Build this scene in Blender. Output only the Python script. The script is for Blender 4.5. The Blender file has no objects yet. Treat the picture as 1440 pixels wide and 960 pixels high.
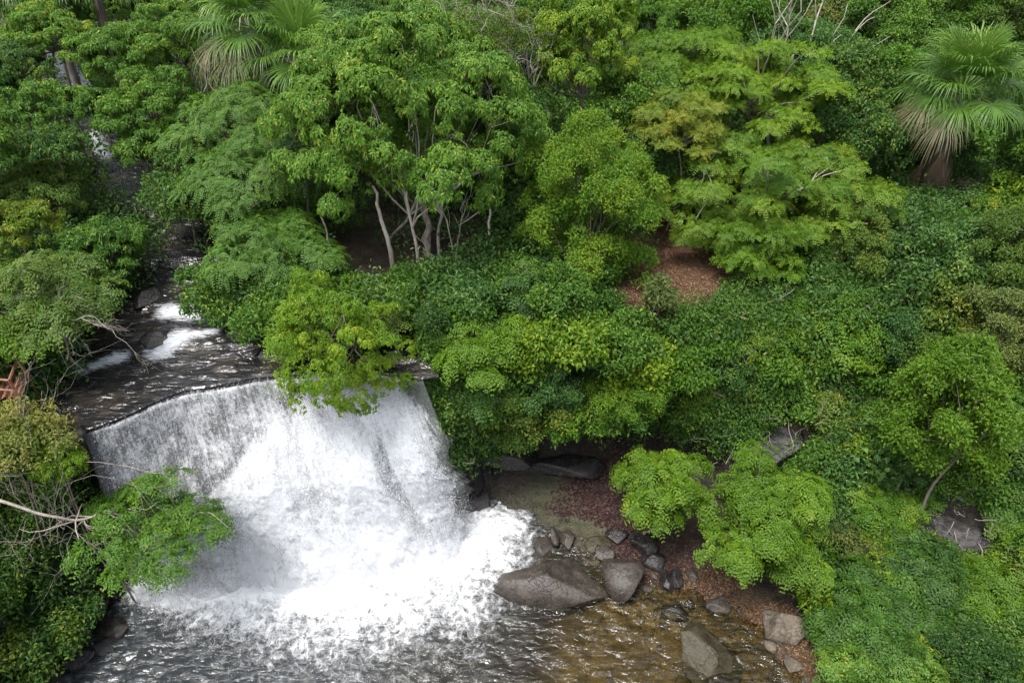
import bpy, math, random
import numpy as np
from math import radians, sin, cos, pi
C = bpy.context.scene.collection
SC = bpy.context.scene

# ------------------------------------------------------------------ camera
PITCH = radians(35.0); CAMZ = 26.0; F = 960.0
FWD = np.array([0, cos(PITCH), -sin(PITCH)]); UPV = np.array([0, sin(PITCH), cos(PITCH)])
def ray(px, py):
    return FWD + np.array([1.0, 0, 0])*(px-720)/F - UPV*(py-480)/F
def on_z(px, py, z=0.0):
    d = ray(px, py); t = (z-CAMZ)/d[2]; return np.array([0, 0, CAMZ]) + d*t
def on_y(px, py, y):
    d = ray(px, py); t = y/d[1]; return np.array([0, 0, CAMZ]) + d*t, t
cam = bpy.data.cameras.new('camera'); camo = bpy.data.objects.new('camera', cam); C.objects.link(camo)
camo.location = (0, 0, CAMZ); camo.rotation_euler = (radians(90)-PITCH, 0, 0)
cam.lens = 24; cam.sensor_width = 36; cam.clip_end = 2000; SC.camera = camo

# ------------------------------------------------------------------ noise
def _h(i, j, k, s):
    n = (i*374761393 + j*668265263 + k*2147483647 + s*1274126177) & 0xffffffff
    n = ((n ^ (n >> 13))*1274126177) & 0xffffffff
    n = ((n ^ (n >> 16))*2246822519) & 0xffffffff
    return ((n ^ (n >> 15)) & 0xffffff)/float(0xffffff)
def vnoise(p, s=0):
    p = np.asarray(p, float); f = np.floor(p).astype(np.int64); u = p-f; u = u*u*(3-2*u)
    r = 0
    for a in (0, 1):
        for b in (0, 1):
            for c in (0, 1):
                w = (u[..., 0] if a else 1-u[..., 0])*(u[..., 1] if b else 1-u[..., 1])*(u[..., 2] if c else 1-u[..., 2])
                r = r + w*_h(f[..., 0]+a, f[..., 1]+b, f[..., 2]+c, s)
    return r
def fbm(p, o=4, s=0):
    p = np.asarray(p, float); r = 0; a = .5; t = 0
    for i in range(o):
        r = r + a*vnoise(p*(2**i), s+i*17); t += a; a *= .5
    return r/t
def n2(x, y, sc, o=4, s=0):
    x = np.asarray(x, float); return fbm(np.stack([x*sc, np.asarray(y, float)*sc, x*0+.37*s], -1), o, s)
def ss(a, b, x):
    t = np.clip((np.asarray(x, float)-a)/(b-a), 0, 1); return t*t*(3-2*t)

# ------------------------------------------------------------------ polygons
def seg_dist(P, poly, closed=True):
    P = np.asarray(P, float); n = len(poly); best = np.full(P.shape[:-1], 1e9)
    for i in range(n if closed else n-1):
        a = np.array(poly[i][:2], float); b = np.array(poly[(i+1) % n][:2], float); ab = b-a
        t = np.clip(((P-a)@ab)/(ab@ab+1e-12), 0, 1)
        best = np.minimum(best, np.linalg.norm(P-(a+t[..., None]*ab), axis=-1))
    return best
def inside(P, poly):
    x = P[..., 0]; y = P[..., 1]; r = np.zeros(x.shape, bool); n = len(poly)
    for i in range(n):
        x1, y1 = poly[i][:2]; x2, y2 = poly[(i+1) % n][:2]
        if y1 == y2: continue
        c = ((y1 > y) != (y2 > y)) & (x < (x2-x1)*(y-y1)/(y2-y1)+x1)
        r ^= c
    return r
def sdist(P, poly):
    d = seg_dist(P, poly); return np.where(inside(P, poly), -d, d)
def poly_at(pts, u):
    pts = np.array(pts, float); s = np.r_[0, np.cumsum(np.linalg.norm(np.diff(pts, axis=0), axis=1))]
    s /= s[-1]; return np.stack([np.interp(u, s, pts[:, k]) for k in range(pts.shape[1])], -1)

# ------------------------------------------------------------------ key outlines (metres)
LIPZ = 9.0
LIP_PX = [(117, 607), (160, 593), (213, 567), (257, 550), (333, 537), (387, 527), (450, 527), (520, 526), (592, 533)]
LIP = [on_z(x, y, LIPZ)[:2] for x, y in LIP_PX]
BASE_PX = [(196, 838), (300, 832), (400, 822), (480, 812), (550, 806), (622, 785), (676, 742)]
BASE = [on_z(x, y, 0.0)[:2] for x, y in BASE_PX]
RIV_L = [(-16.2, 18.6), (-17.6, 20.8), (-19, 23.3), (-18.0, 26.3), (-17.7, 29.5), (-22.6, 36.5), (-28.2, 44), (-37, 56.5), (-49, 72)]
RIV_R = [(-3.2, 21.7), (-4, 22.8), (-9.3, 24.4), (-11.9, 25.5), (-13.4, 29.2), (-18.3, 35.3), (-24.0, 42.5), (-32.5, 54), (-44, 70)]
RIVER = RIV_L + RIV_R[::-1]
BASIN = [(-17.8, 4), (-18, 12), (-18.2, 16.6), (-17.4, 18.4), (-16.2, 19.7), (-12.8, 20.9), (-9.2, 22.2), (-3.5, 22.8), (-1.8, 23.0), (-.3, 23.7), (3, 24.2), (6, 24.0),
         (9, 23.0), (12, 21.6), (16, 20.2), (20, 17.2), (25, 13.5), (29, 8), (31, 3)]
SHORE = [(-17, 3), (-17.2, 12), (-16.6, 16.6), (-16.5, 19.5), (-9, 22), (-3, 23), (-.6, 23.1), (1.0, 21.6), (2.2, 20.4), (3.6, 19.2), (5.6, 18.5), (7.5, 18.0), (8.8, 17.6),
         (9.8, 16.6), (10.4, 15.3), (10.9, 13.4), (12, 10), (12.5, 3)]
def river_z(x, y):
    s = y - 18.5
    z = LIPZ + .03*np.clip(s, 0, 5) + .045*np.clip(s-5, 0, 40)
    z = z + .16*ss(23.2, 24.0, y+.12*(x+14)) + .22*ss(25.6, 26.3, y+.05*(x+14)) + .3*ss(29.3, 30, y) + .5*ss(33.5, 34.5, y) + .9*ss(41, 44, y)
    return z

def heights(x, y):
    P = np.stack([x, y], -1)
    db = sdist(P, BASIN); dr = sdist(P, RIVER); dw = sdist(P, SHORE)
    lo = np.where(dw < 0, -.08-.28*np.clip(-dw, 0, 4.5), -.08+.13*np.clip(dw, 0, 6)) + .12*(n2(x, y, .9, 4, 3)-.5)
    lo = lo + .9*ss(22.2, 25.5, y)*ss(-2, 1, x)*ss(9, 5, x)
    top = 10.0 + .025*np.clip(y-27, 0, 60) + 1.6*ss(12, 26, x)*ss(45, 20, y) + 1.2*(n2(x, y, .12, 3, 5)-.5) + .35*(n2(x, y, .6, 3, 9)-.5)
    top = top - .9*ss(-14.5, -17.5, x)*ss(24, 14, y) - .5*ss(6, 1, np.abs(x+4))*ss(27, 22, y)
    w = np.interp(x, [-60, -22, -17.5, -16, -3, 0, 7, 10, 14, 20, 60], [4.5, 4.5, 4, .7, .7, 1.3, 1.8, 3.2, 6.5, 9, 9])
    w = w*(.75+.5*n2(x, y, .35, 3, 21))
    t = np.clip(db/w, 0, 1)
    st = t + .045*np.sin(t*19+5*n2(x, y, .5, 2, 31))*ss(0, .1, t)*ss(1, .9, t)
    h = lo + (top-lo)*st
    rz = river_z(x, y)
    carve = rz-.22 + .12*(n2(x, y, 1.1, 3, 33)-.5)
    k = ss(0, 1.7, dr)
    on_top = db > .5
    hr = carve + np.clip(top-carve, .25, 3)*k
    edge = (dr < 1.7) & (db > -.4)
    h = np.where(edge & (dr < 0), np.where(db > .25, carve, np.minimum(h, carve)), h)
    h = np.where(edge & (dr >= 0) & on_top, np.minimum(h, hr), h)
    return h, db, dr, dw

def axis(a, b, fa, fb, fine, coarse):
    v = [a]
    while v[-1] < b:
        m = v[-1]; d = 0 if fa <= m <= fb else min(abs(m-fa), abs(m-fb))
        v.append(m + min(coarse, fine + d*.06))
    return np.array(v)
GX = axis(-190, 190, -24, 24, .2, 6); GY = axis(-60, 260, 12, 32, .2, 6)
XX, YY = np.meshgrid(GX, GY)
HH, DB, DR, DW = heights(XX, YY)
def H(x, y):
    i = int(np.clip(np.searchsorted(GX, x)-1, 0, len(GX)-2)); j = int(np.clip(np.searchsorted(GY, y)-1, 0, len(GY)-2))
    u = (x-GX[i])/(GX[i+1]-GX[i]); v = (y-GY[j])/(GY[j+1]-GY[j])
    return float((HH[j, i]*(1-u)+HH[j, i+1]*u)*(1-v)+(HH[j+1, i]*(1-u)+HH[j+1, i+1]*u)*v)
def place(px, py, hc=0.0):
    d = ray(px, py); t = 12.0
    while t < 120:
        p = np.array([0, 0, CAMZ])+d*t
        if p[2]-H(p[0], p[1]) <= hc: break
        t += .08
    return p, t

# ------------------------------------------------------------------ mesh helpers
def mesh_obj(name, V, faces, mat, parent=None, attrs=None, smooth=False, origin=None, mats=None, mi=None):
    V = np.asarray(V, np.float32).reshape(-1, 3)
    if origin is not None: V = V-np.asarray(origin, np.float32)
    me = bpy.data.meshes.new(name)
    me.vertices.add(len(V)); me.vertices.foreach_set('co', V.ravel())
    if isinstance(faces, np.ndarray): faces = [faces]
    faces = [np.asarray(f) for f in faces if len(f)]
    idx = np.concatenate([f.ravel() for f in faces]).astype(np.int32)
    tot = np.concatenate([np.full(len(f), f.shape[1]) for f in faces])
    st = np.r_[0, np.cumsum(tot)[:-1]].astype(np.int32)
    me.loops.add(len(idx)); me.loops.foreach_set('vertex_index', idx)
    me.polygons.add(len(tot)); me.polygons.foreach_set('loop_start', st)
    me.update(calc_edges=True)
    for k, v in (attrs or {}).items():
        v = np.asarray(v, np.float32)
        if v.ndim == 1: me.attributes.new(k, 'FLOAT', 'POINT').data.foreach_set('value', v)
        else:
            if v.shape[1] == 3: v = np.c_[v, np.ones(len(v), np.float32)]
            me.attributes.new(k, 'FLOAT_COLOR', 'POINT').data.foreach_set('color', v.astype(np.float32).ravel())
    me.polygons.foreach_set('use_smooth', np.full(len(tot), smooth))
    for m in (mats or [mat]): me.materials.append(m)
    if mi is not None: me.polygons.foreach_set('material_index', np.asarray(mi, np.int32))
    o = bpy.data.objects.new(name, me); C.objects.link(o)
    if origin is not None and parent is None: o.location = origin
    if parent is not None: o.parent = parent
    return o
def tag(o, label=None, cat=None, group=None, kind=None):
    if label: o['label'] = label
    if cat: o['category'] = cat
    if group: o['group'] = group
    if kind: o['kind'] = kind
    return o
def empty(name, loc, label, cat, group=None):
    o = bpy.data.objects.new(name, None); C.objects.link(o); o.location = tuple(map(float, loc)); o.empty_display_size = .3
    return tag(o, label, cat, group)
def gridfaces(nr, nc, off=0):
    a = (np.arange(nr-1)[:, None]*nc+np.arange(nc-1)[None]).ravel()+off
    return np.stack([a, a+1, a+nc+1, a+nc], -1)
class Tubes:
    def __init__(s): s.V = []; s.F = []; s.n = 0
    def add(s, P, R, k=6):
        P = np.asarray(P, float); R = np.asarray(R, float); m = len(P)
        T = np.gradient(P, axis=0); T /= np.linalg.norm(T, axis=1)[:, None]+1e-9
        ref = np.array([.3, .2, 1.0]); ref = ref if abs(T[0]@ref)/np.linalg.norm(ref) < .9 else np.array([1.0, .1, 0])
        A = np.cross(T, ref); A /= np.linalg.norm(A, axis=1)[:, None]+1e-9; B = np.cross(T, A)
        a = np.arange(k)*2*pi/k
        V = P[:, None]+R[:, None, None]*(A[:, None]*np.cos(a)[None, :, None]+B[:, None]*np.sin(a)[None, :, None])
        i = np.arange(m-1)[:, None]*k; j = np.arange(k)[None]; j2 = (j+1) % k
        f = np.stack([i+j, i+j2, i+k+j2, i+k+j], -1).reshape(-1, 4)+s.n
        s.V.append(V.reshape(-1, 3)); s.F.append(f); s.n += m*k
    def bend(s, rng, a, b, r0, r1, m=6, wob=.08, sag=0.0, k=6):
        a = np.asarray(a, float); b = np.asarray(b, float); L = np.linalg.norm(b-a); t = np.linspace(0, 1, m)
        P = a+(b-a)*t[:, None]+np.sin(t*pi)[:, None]*rng.normal(0, wob*L, 3)+np.sin(t*2*pi)[:, None]*rng.normal(0, wob*L*.4, 3)
        P[:, 2] += sag*L*np.sin(t*pi)
        s.add(P, r0+(r1-r0)*t, k); return P
    def build(s, name, mat, parent=None, origin=None, smooth=True):
        return mesh_obj(name, np.concatenate(s.V), np.concatenate(s.F), mat, parent, None, smooth, origin)

# ------------------------------------------------------------------ materials
def newmat(name):
    m = bpy.data.materials.new(name); m.use_nodes = True; nt = m.node_tree; nt.nodes.clear()
    def N(t, **kw):
        n = nt.nodes.new(t)
        for k, v in kw.items():
            if k == 'inp':
                for kk, vv in v.items(): n.inputs[kk].default_value = vv
            else: setattr(n, k, v)
        return n
    def L(a, b): nt.links.new(a, b)
    return m, nt, N, L
def math_n(N, L, op, a, b=None, c=None, clamp=False):
    n = N('ShaderNodeMath', operation=op, use_clamp=clamp)
    for i, v in enumerate((a, b, c)):
        if v is None: continue
        if isinstance(v, (int, float)): n.inputs[i].default_value = v
        else: L(v, n.inputs[i])
    return n.outputs[0]
def mixc(N, L, fac, a, b, mode='MIX'):
    n = N('ShaderNodeMix', data_type='RGBA', blend_type=mode)
    for i, v in ((0, fac), (6, a), (7, b)):
        if isinstance(v, (int, float)): n.inputs[i].default_value = v
        elif isinstance(v, tuple): n.inputs[i].default_value = (*v, 1)[:4]
        else: L(v, n.inputs[i])
    return n.outputs[2]
def noise(N, L, scale, detail=4, vec=None, rough=.6, dist=0, kind=None):
    n = N('ShaderNodeTexNoise'); n.inputs['Scale'].default_value = scale; n.inputs['Detail'].default_value = detail
    n.inputs['Roughness'].default_value = rough; n.inputs['Distortion'].default_value = dist
    if vec is not None: L(vec, n.inputs['Vector'])
    return n.outputs[0]
def ramp(N, L, fac, stops):
    r = N('ShaderNodeValToRGB'); cr = r.color_ramp
    while len(cr.elements) < len(stops): cr.elements.new(.5)
    for e, (p, c) in zip(cr.elements, stops): e.position = p; e.color = (*c, 1) if len(c) == 3 else c
    L(fac, r.inputs[0]); return r.outputs[0]
def attr(N, name): n = N('ShaderNodeAttribute', attribute_name=name); return n
def mapr(N, L, v, a, b, c=0.0, d=1.0, smooth=True):
    n = N('ShaderNodeMapRange'); n.interpolation_type = 'SMOOTHSTEP' if smooth else 'LINEAR'
    for i, x in ((1, a), (2, b), (3, c), (4, d)):
        if isinstance(x, (int, float)): n.inputs[i].default_value = x
        else: L(x, n.inputs[i])
    L(v, n.inputs[0]); return n.outputs[0]

def leaf_mat(name, cols, transl=.32, rough=.5, patch=None, spec=.35):
    m, nt, N, L = newmat(name)
    t = attr(N, 'tone').outputs['Fac']; geo = N('ShaderNodeNewGeometry')
    big = noise(N, L, .35, 2, geo.outputs['Position'])
    t2 = math_n(N, L, 'ADD', t, math_n(N, L, 'MULTIPLY', math_n(N, L, 'SUBTRACT', big, .5), .35), clamp=True)
    kk = 1.0 if ('dead' in name or 'litter' in name or 'straw' in name or 'yellowing' in name) else 1.62 if name == 'leaf_glossy_green' else 1.45
    kr, kb = (1.18, .9) if name == 'leaf_palm_green' else (1.22, .8) if name == 'leaf_glossy_green' else (1.62, .65) if name == 'leaf_feathery_green' else (1.05, .9) if name in ('leaf_yellow_green', 'leaf_yellow_orange', 'leaf_olive_green') else (1.0, 1.0) if kk == 1.0 else (1.35, .62) if name in ('leaf_bluish_green', 'leaf_grey_green') else ((1.0, 1.0) if ('dead' in name or 'litter' in name or 'straw' in name) else (1.38, .72))
    cols = [(a_[0]*kr*kk, a_[1]*1.04*kk, a_[2]*kb*kk) for a_ in cols]; m4 = cols[1]; cols[0] = tuple(.65*x+.35*y for x, y in zip(cols[0], m4))
    c = ramp(N, L, t2, [(0.0, cols[0]), (.42, cols[1]), (.78, cols[2]), (1.0, cols[3])])
    p = N('ShaderNodeBsdfPrincipled'); p.inputs['Roughness'].default_value = rough; p.inputs['Specular IOR Level'].default_value = spec
    L(c, p.inputs['Base Color'])
    tr = N('ShaderNodeBsdfTranslucent'); L(mixc(N, L, 1.0, c, (1.25, 1.25, .7), 'MULTIPLY'), tr.inputs['Color'])
    mx = N('ShaderNodeMixShader'); mx.inputs[0].default_value = transl; L(p.outputs[0], mx.inputs[1]); L(tr.outputs[0], mx.inputs[2])
    o = N('ShaderNodeOutputMaterial'); L(mx.outputs[0], o.inputs[0]); return m
LM = {
 'mango': leaf_mat('leaf_glossy_green', [(.016, .048, .008), (.040, .108, .014), (.085, .175, .022), (.20, .21, .035)]),
 'mid': leaf_mat('leaf_mid_green', [(.014, .050, .010), (.035, .110, .018), (.070, .170, .026), (.16, .22, .03)]),
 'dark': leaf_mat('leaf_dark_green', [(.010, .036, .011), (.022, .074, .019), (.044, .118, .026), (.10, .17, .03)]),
 'blue': leaf_mat('leaf_bluish_green', [(.016, .055, .022), (.032, .100, .036), (.055, .145, .052), (.10, .19, .06)]),
 'feather': leaf_mat('leaf_feathery_green', [(.018, .066, .014), (.034, .118, .022), (.055, .160, .028), (.11, .20, .03)]),
 'lime': leaf_mat('leaf_lime_green', [(.032, .090, .010), (.058, .150, .013), (.098, .205, .017), (.17, .25, .025)], .4),
 'fresh': leaf_mat('leaf_fresh_green', [(.022, .075, .010), (.043, .130, .014), (.078, .18, .019), (.14, .22, .025)], .38),
 'olive': leaf_mat('leaf_olive_green', [(.034, .070, .012), (.060, .110, .018), (.100, .15, .022), (.17, .17, .03)], .35),
 'amber': leaf_mat('leaf_yellow_green', [(.034, .085, .010), (.068, .138, .012), (.118, .182, .016), (.20, .19, .018)], .36),
 'orange': leaf_mat('leaf_yellow_orange', [(.04, .09, .010), (.075, .13, .013), (.13, .16, .015), (.22, .165, .018)], .36),
 'grey': leaf_mat('leaf_grey_green', [(.035, .070, .028), (.065, .115, .045), (.10, .155, .06), (.16, .19, .08)]),
 'drygrass': leaf_mat('leaf_dry_straw', [(.07, .07, .025), (.15, .13, .05), (.22, .18, .09), (.28, .22, .12)], .25),
 'grass': leaf_mat('leaf_grass_green', [(.03, .08, .012), (.055, .125, .018), (.085, .155, .025), (.17, .19, .05)], .3),
 'palm': leaf_mat('leaf_palm_green', [(.035, .085, .018), (.060, .140, .026), (.095, .185, .034), (.15, .22, .045)], .25, .4),
 'palmyellow': leaf_mat('leaf_palm_yellowing', [(.09, .12, .04), (.15, .15, .07), (.20, .16, .09), (.24, .17, .12)], .25, .5),
 'palmdead': leaf_mat('leaf_palm_dead', [(.05, .038, .030), (.085, .062, .045), (.125, .09, .062), (.19, .10, .04)], .1, .8),
 'redlitter': leaf_mat('leaf_litter_dark_red', [(.022, .011, .011), (.042, .016, .018), (.075, .028, .030), (.18, .11, .09)], .1, .6),
 'brownlitter': leaf_mat('leaf_litter_brown', [(.06, .032, .018), (.12, .062, .034), (.20, .11, .06), (.34, .23, .14)], .1, .8),
}
def bark_mat(name, c0, c1, sc=6):
    m, nt, N, L = newmat(name); tc = N('ShaderNodeTexCoord')
    mp = N('ShaderNodeMapping'); mp.inputs['Scale'].default_value = (1, 1, .25); L(tc.outputs['Object'], mp.inputs[0])
    n = noise(N, L, sc, 5, mp.outputs[0]); c = ramp(N, L, n, [(.3, c0), (.7, c1)])
    p = N('ShaderNodeBsdfPrincipled'); p.inputs['Roughness'].default_value = .85; L(c, p.inputs['Base Color'])
    b = N('ShaderNodeBump'); b.inputs['Strength'].default_value = .5; b.inputs['Distance'].default_value = .05; L(n, b.inputs['Height']); L(b.outputs[0], p.inputs['Normal'])
    o = N('ShaderNodeOutputMaterial'); L(p.outputs[0], o.inputs[0]); return m
BARK = bark_mat('bark_grey_brown', (.10, .08, .06), (.27, .23, .19)); PALE = bark_mat('bark_pale', (.24, .21, .17), (.46, .41, .35)); DARKB = bark_mat('bark_dark', (.05, .04, .03), (.14, .11, .08))
WOOD = bark_mat('red_brown_wood', (.16, .065, .035), (.33, .15, .085), 9)
PALMT = bark_mat('palm_trunk_grey', (.10, .085, .075), (.26, .22, .20), 5)
# ------------------------------------------------------------------ leaves
def unit(v): return v/(np.linalg.norm(v, axis=-1, keepdims=True)+1e-9)
def leaf_quads(P, D, N, L, W, fold=.18, droop=.15):
    D = unit(D); S = unit(np.cross(D, N)); U = np.cross(S, D)
    L = np.asarray(L)[..., None]; W = np.asarray(W)[..., None]
    mid = P+D*L*.45
    return np.stack([P, mid+S*W*.5+U*W*fold, P+D*L-np.array([0, 0, 1.])*L*droop, mid-S*W*.5+U*W*fold], 1)
def crown_points(rng, R, Rz, n, nl=14, low=-.25, flat=.85, lumps=8, spread=.62, lobe=.42, lr=(.32, .5), jit=(.7, 1.25)):
    i = np.arange(nl)+.5; z = 1-(1-low)*i/nl; a = i*2.39996+rng.uniform(0, 6.28)
    s = np.sqrt(np.clip(1-z*z, 0, 1)); d = np.stack([s*np.cos(a), s*np.sin(a), z], 1)+rng.normal(0, .13, (nl, 3))
    Cl = d*np.array([R, R, Rz])*spread*rng.uniform(*jit, (nl, 1)); r = R*lobe*rng.uniform(.7, 1.2, nl)
    Cl = np.r_[Cl, [[0, 0, Rz*.15]]]; r = np.r_[r, R*.45]
    fz = flat*Rz/R if flat > .5 else flat
    sc = np.array([1, 1, fz])
    m = lumps; dd = unit(rng.normal(0, 1, (len(Cl), m, 3))); dd[..., 2] = np.abs(dd[..., 2])*np.where(rng.random((len(Cl), m)) < .8, 1, -.4)
    Lc = (Cl[:, None]+dd*r[:, None, None]*sc*.72).reshape(-1, 3); Lr = (r[:, None]*rng.uniform(*lr, (len(Cl), m))).ravel()
    lobe_tone = np.repeat(rng.uniform(-1, 1, len(Cl)), m)*.5+rng.uniform(-1, 1, len(Lr))*.5
    M = int(n*1.5)
    k = rng.choice(len(Lr), M, p=Lr**2/np.sum(Lr**2)); d = unit(rng.normal(0, 1, (M, 3)))
    d[:, 2] = np.where((d[:, 2] < -.2) & (rng.random(M) < .75), -d[:, 2], d[:, 2])
    P = Lc[k]+d*(Lr[k]*rng.uniform(.8, 1.08, M))[:, None]*np.array([1, 1, max(fz, .5) if flat > .5 else max(fz, .3)])
    keep = np.ones(M, bool)
    for j in range(len(Cl)):
        keep &= np.sum(((P-Cl[j])/(r[j]*sc))**2, 1) > .5
    q = Lc[:, None]-Lc[None]
    P, d, k = P[keep][:n], d[keep][:n], k[keep][:n]
    return P, d, lobe_tone[k], Cl, r, Lc
STY = {
 'mango': dict(mode='rosette', L=.30, W=.105, k=8, nl=15, flat=.8, cover=3.2, lumps=9),
 'round': dict(mode='rosette', L=.20, W=.09, k=7, nl=24, low=-.4, flat=.8, cover=3.2, lumps=8, lobe=.31, spread=.70, jit=(.85, 1.12)),
 'broad': dict(mode='broad', L=.19, W=.10, k=6, nl=17, low=-.7, flat=.9, cover=3.2, lumps=8, lobe=.33, spread=.7),
 'fine': dict(mode='broad', L=.12, W=.06, k=8, nl=20, flat=.9, cover=2.8, lumps=9, lobe=.30, low=-.75, spread=.72),
 'feather': dict(mode='pinnate', L=.115, W=.05, k=2, nl=12, flat=.42, cover=3.4, lumps=8, lobe=.55, Lf=.62, npair=8, low=-.1, droop=.45),
 'layer': dict(mode='pinnate', L=.10, W=.05, k=2, nl=20, flat=.18, cover=2.9, lumps=7, lobe=.36, Lf=.42, npair=5, low=-.2, droop=.25, spread=.8),
 'compound': dict(mode='pinnate', L=.15, W=.062, k=3, nl=14, flat=.6, cover=3.0, lumps=8, lobe=.4, Lf=.48, npair=4, low=-.3, droop=.5, spread=.68),
 'big': dict(mode='broad', L=.34, W=.28, k=3, nl=11, flat=.85, cover=2.6, lumps=8),
 'sparse': dict(mode='broad', L=.15, W=.07, k=5, nl=16, flat=.6, cover=1.1, lumps=6, lobe=.3, spread=.75),
}
def emit(rng, S, P, N, tone, L, W, K=None):
    mode = S['mode']; k = K or S['k']; n = len(P)
    if mode == 'pinnate':
        m = S['npair']; Lf = S['Lf']*L/S['L']
        Pk = np.repeat(P, k, 0); Nk = unit(np.repeat(N, k, 0)+np.array([0, 0, .9])); nk = len(Pk)
        T = rng.normal(0, 1, (nk, 3)); T -= Nk*np.sum(T*Nk, 1)[:, None]; T = unit(T)
        out = unit(np.repeat(N, k, 0)*np.array([1, 1, .1])); T = unit(T+out*.8+np.array([0, 0, -.1]))
        Sd = unit(np.cross(T, Nk)); lf = Lf*rng.uniform(.7, 1.2, nk)
        u = (np.arange(m)+.6)/m
        B = Pk[:, None]+T[:, None]*(lf[:, None]*u)[..., None]; B[..., 2] -= S['droop']*lf[:, None]*u**2
        prof = (np.sin(u*pi*.85+.35)*.75+.35)
        V = []
        for sg in (1, -1):
            D = unit(Sd[:, None]*sg+T[:, None]*.45+rng.normal(0, .12, (nk, m, 3))); D[..., 2] -= .15
            V.append(leaf_quads(B.reshape(-1, 3), D.reshape(-1, 3), np.repeat(Nk, m, 0)+rng.normal(0, .12, (nk*m, 3)), (L*prof[None]*np.ones((nk, 1))).ravel(), np.full(nk*m, W), .05, .1))
        V = np.concatenate(V); tn = np.tile(np.repeat(np.repeat(tone, k)+rng.normal(0, .07, nk), m), 2)
        return V, tn
    Pk = np.repeat(P, k, 0); Nk = np.repeat(N, k, 0); nk = len(Pk)
    if mode == 'rosette':
        A = rng.normal(0, 1, (n, 3)); A = unit(A-N*np.sum(A*N, 1)[:, None]); B = np.cross(N, A)
        az = (np.arange(k)*2*pi/k)[None]+rng.uniform(0, 6, (n, 1))+rng.normal(0, .3, (n, k))
        D = A[:, None]*np.cos(az)[..., None]+B[:, None]*np.sin(az)[..., None]+N[:, None]*rng.uniform(-.1, .55, (n, k, 1))
        D = D.reshape(-1, 3); D[:, 2] -= .38; NN = unit(Nk*.8+np.array([0, 0, .5]))
        Pk = Pk+D*L*.08
        dr = .3
    else:
        D = rng.normal(0, 1, (nk, 3))+Nk*.5; D[:, 2] -= .25; NN = unit(Nk*.6+np.array([0, 0, .7])+rng.normal(0, .45, (nk, 3)))
        Pk = Pk+rng.normal(0, L*.75, (nk, 3)); dr = .15
    V = leaf_quads(Pk, D, NN, L*rng.uniform(.7, 1.2, nk), W*rng.uniform(.75, 1.15, nk), .2, dr)
    return V, np.repeat(tone, k)+rng.normal(0, .1, nk)
def crown_mesh(rng, R, Rz, t, style, tone=.45, tv=.22, maxn=120000, dens=1.0, **ov):
    S = dict(STY[style]); S.update(ov)
    L = max(S['L'], t*.0042 if S['mode'] != 'pinnate' else t*.0030)*S.get('ls', 1); W = S['W']*L/S['L']
    leaf_px = L*W*.5*(F/t)**2; area = pi*(R*F/t)**2*(.35+.65*Rz/R)
    per = S['k']*(2*S['npair'] if S['mode'] == 'pinnate' else 1)
    n = S['cover']*dens*area*3.1/leaf_px
    if n > maxn: f = (n/maxn)**.5; L *= f; W *= f; n = maxn
    n = max(60, int(n/per))
    P, N, lt, Cl, r, Lc = crown_points(rng, R, Rz, n, S['nl'], S.get('low', -.3), S['flat'], S['lumps'], S.get('spread', .62), S.get('lobe', .42), jit=S.get('jit', (.7, 1.25)))
    tn = tone+lt*tv+rng.normal(0, .06, len(P))
    V, T = emit(rng, S, P, N, tn, L, W)
    T = T+rng.normal(0, .07, len(T))+(rng.random(len(T)) < .025)*.45
    return V, np.clip(T, 0, 1), Cl, r, Lc
NQ = [0]
def quads_obj(name, V, T, mat, parent=None):
    NQ[0] += len(V)
    return mesh_obj(name, V.reshape(-1, 3), np.arange(len(V)*4).reshape(-1, 4), mat, parent, {'tone': np.repeat(T, 4)})

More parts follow.
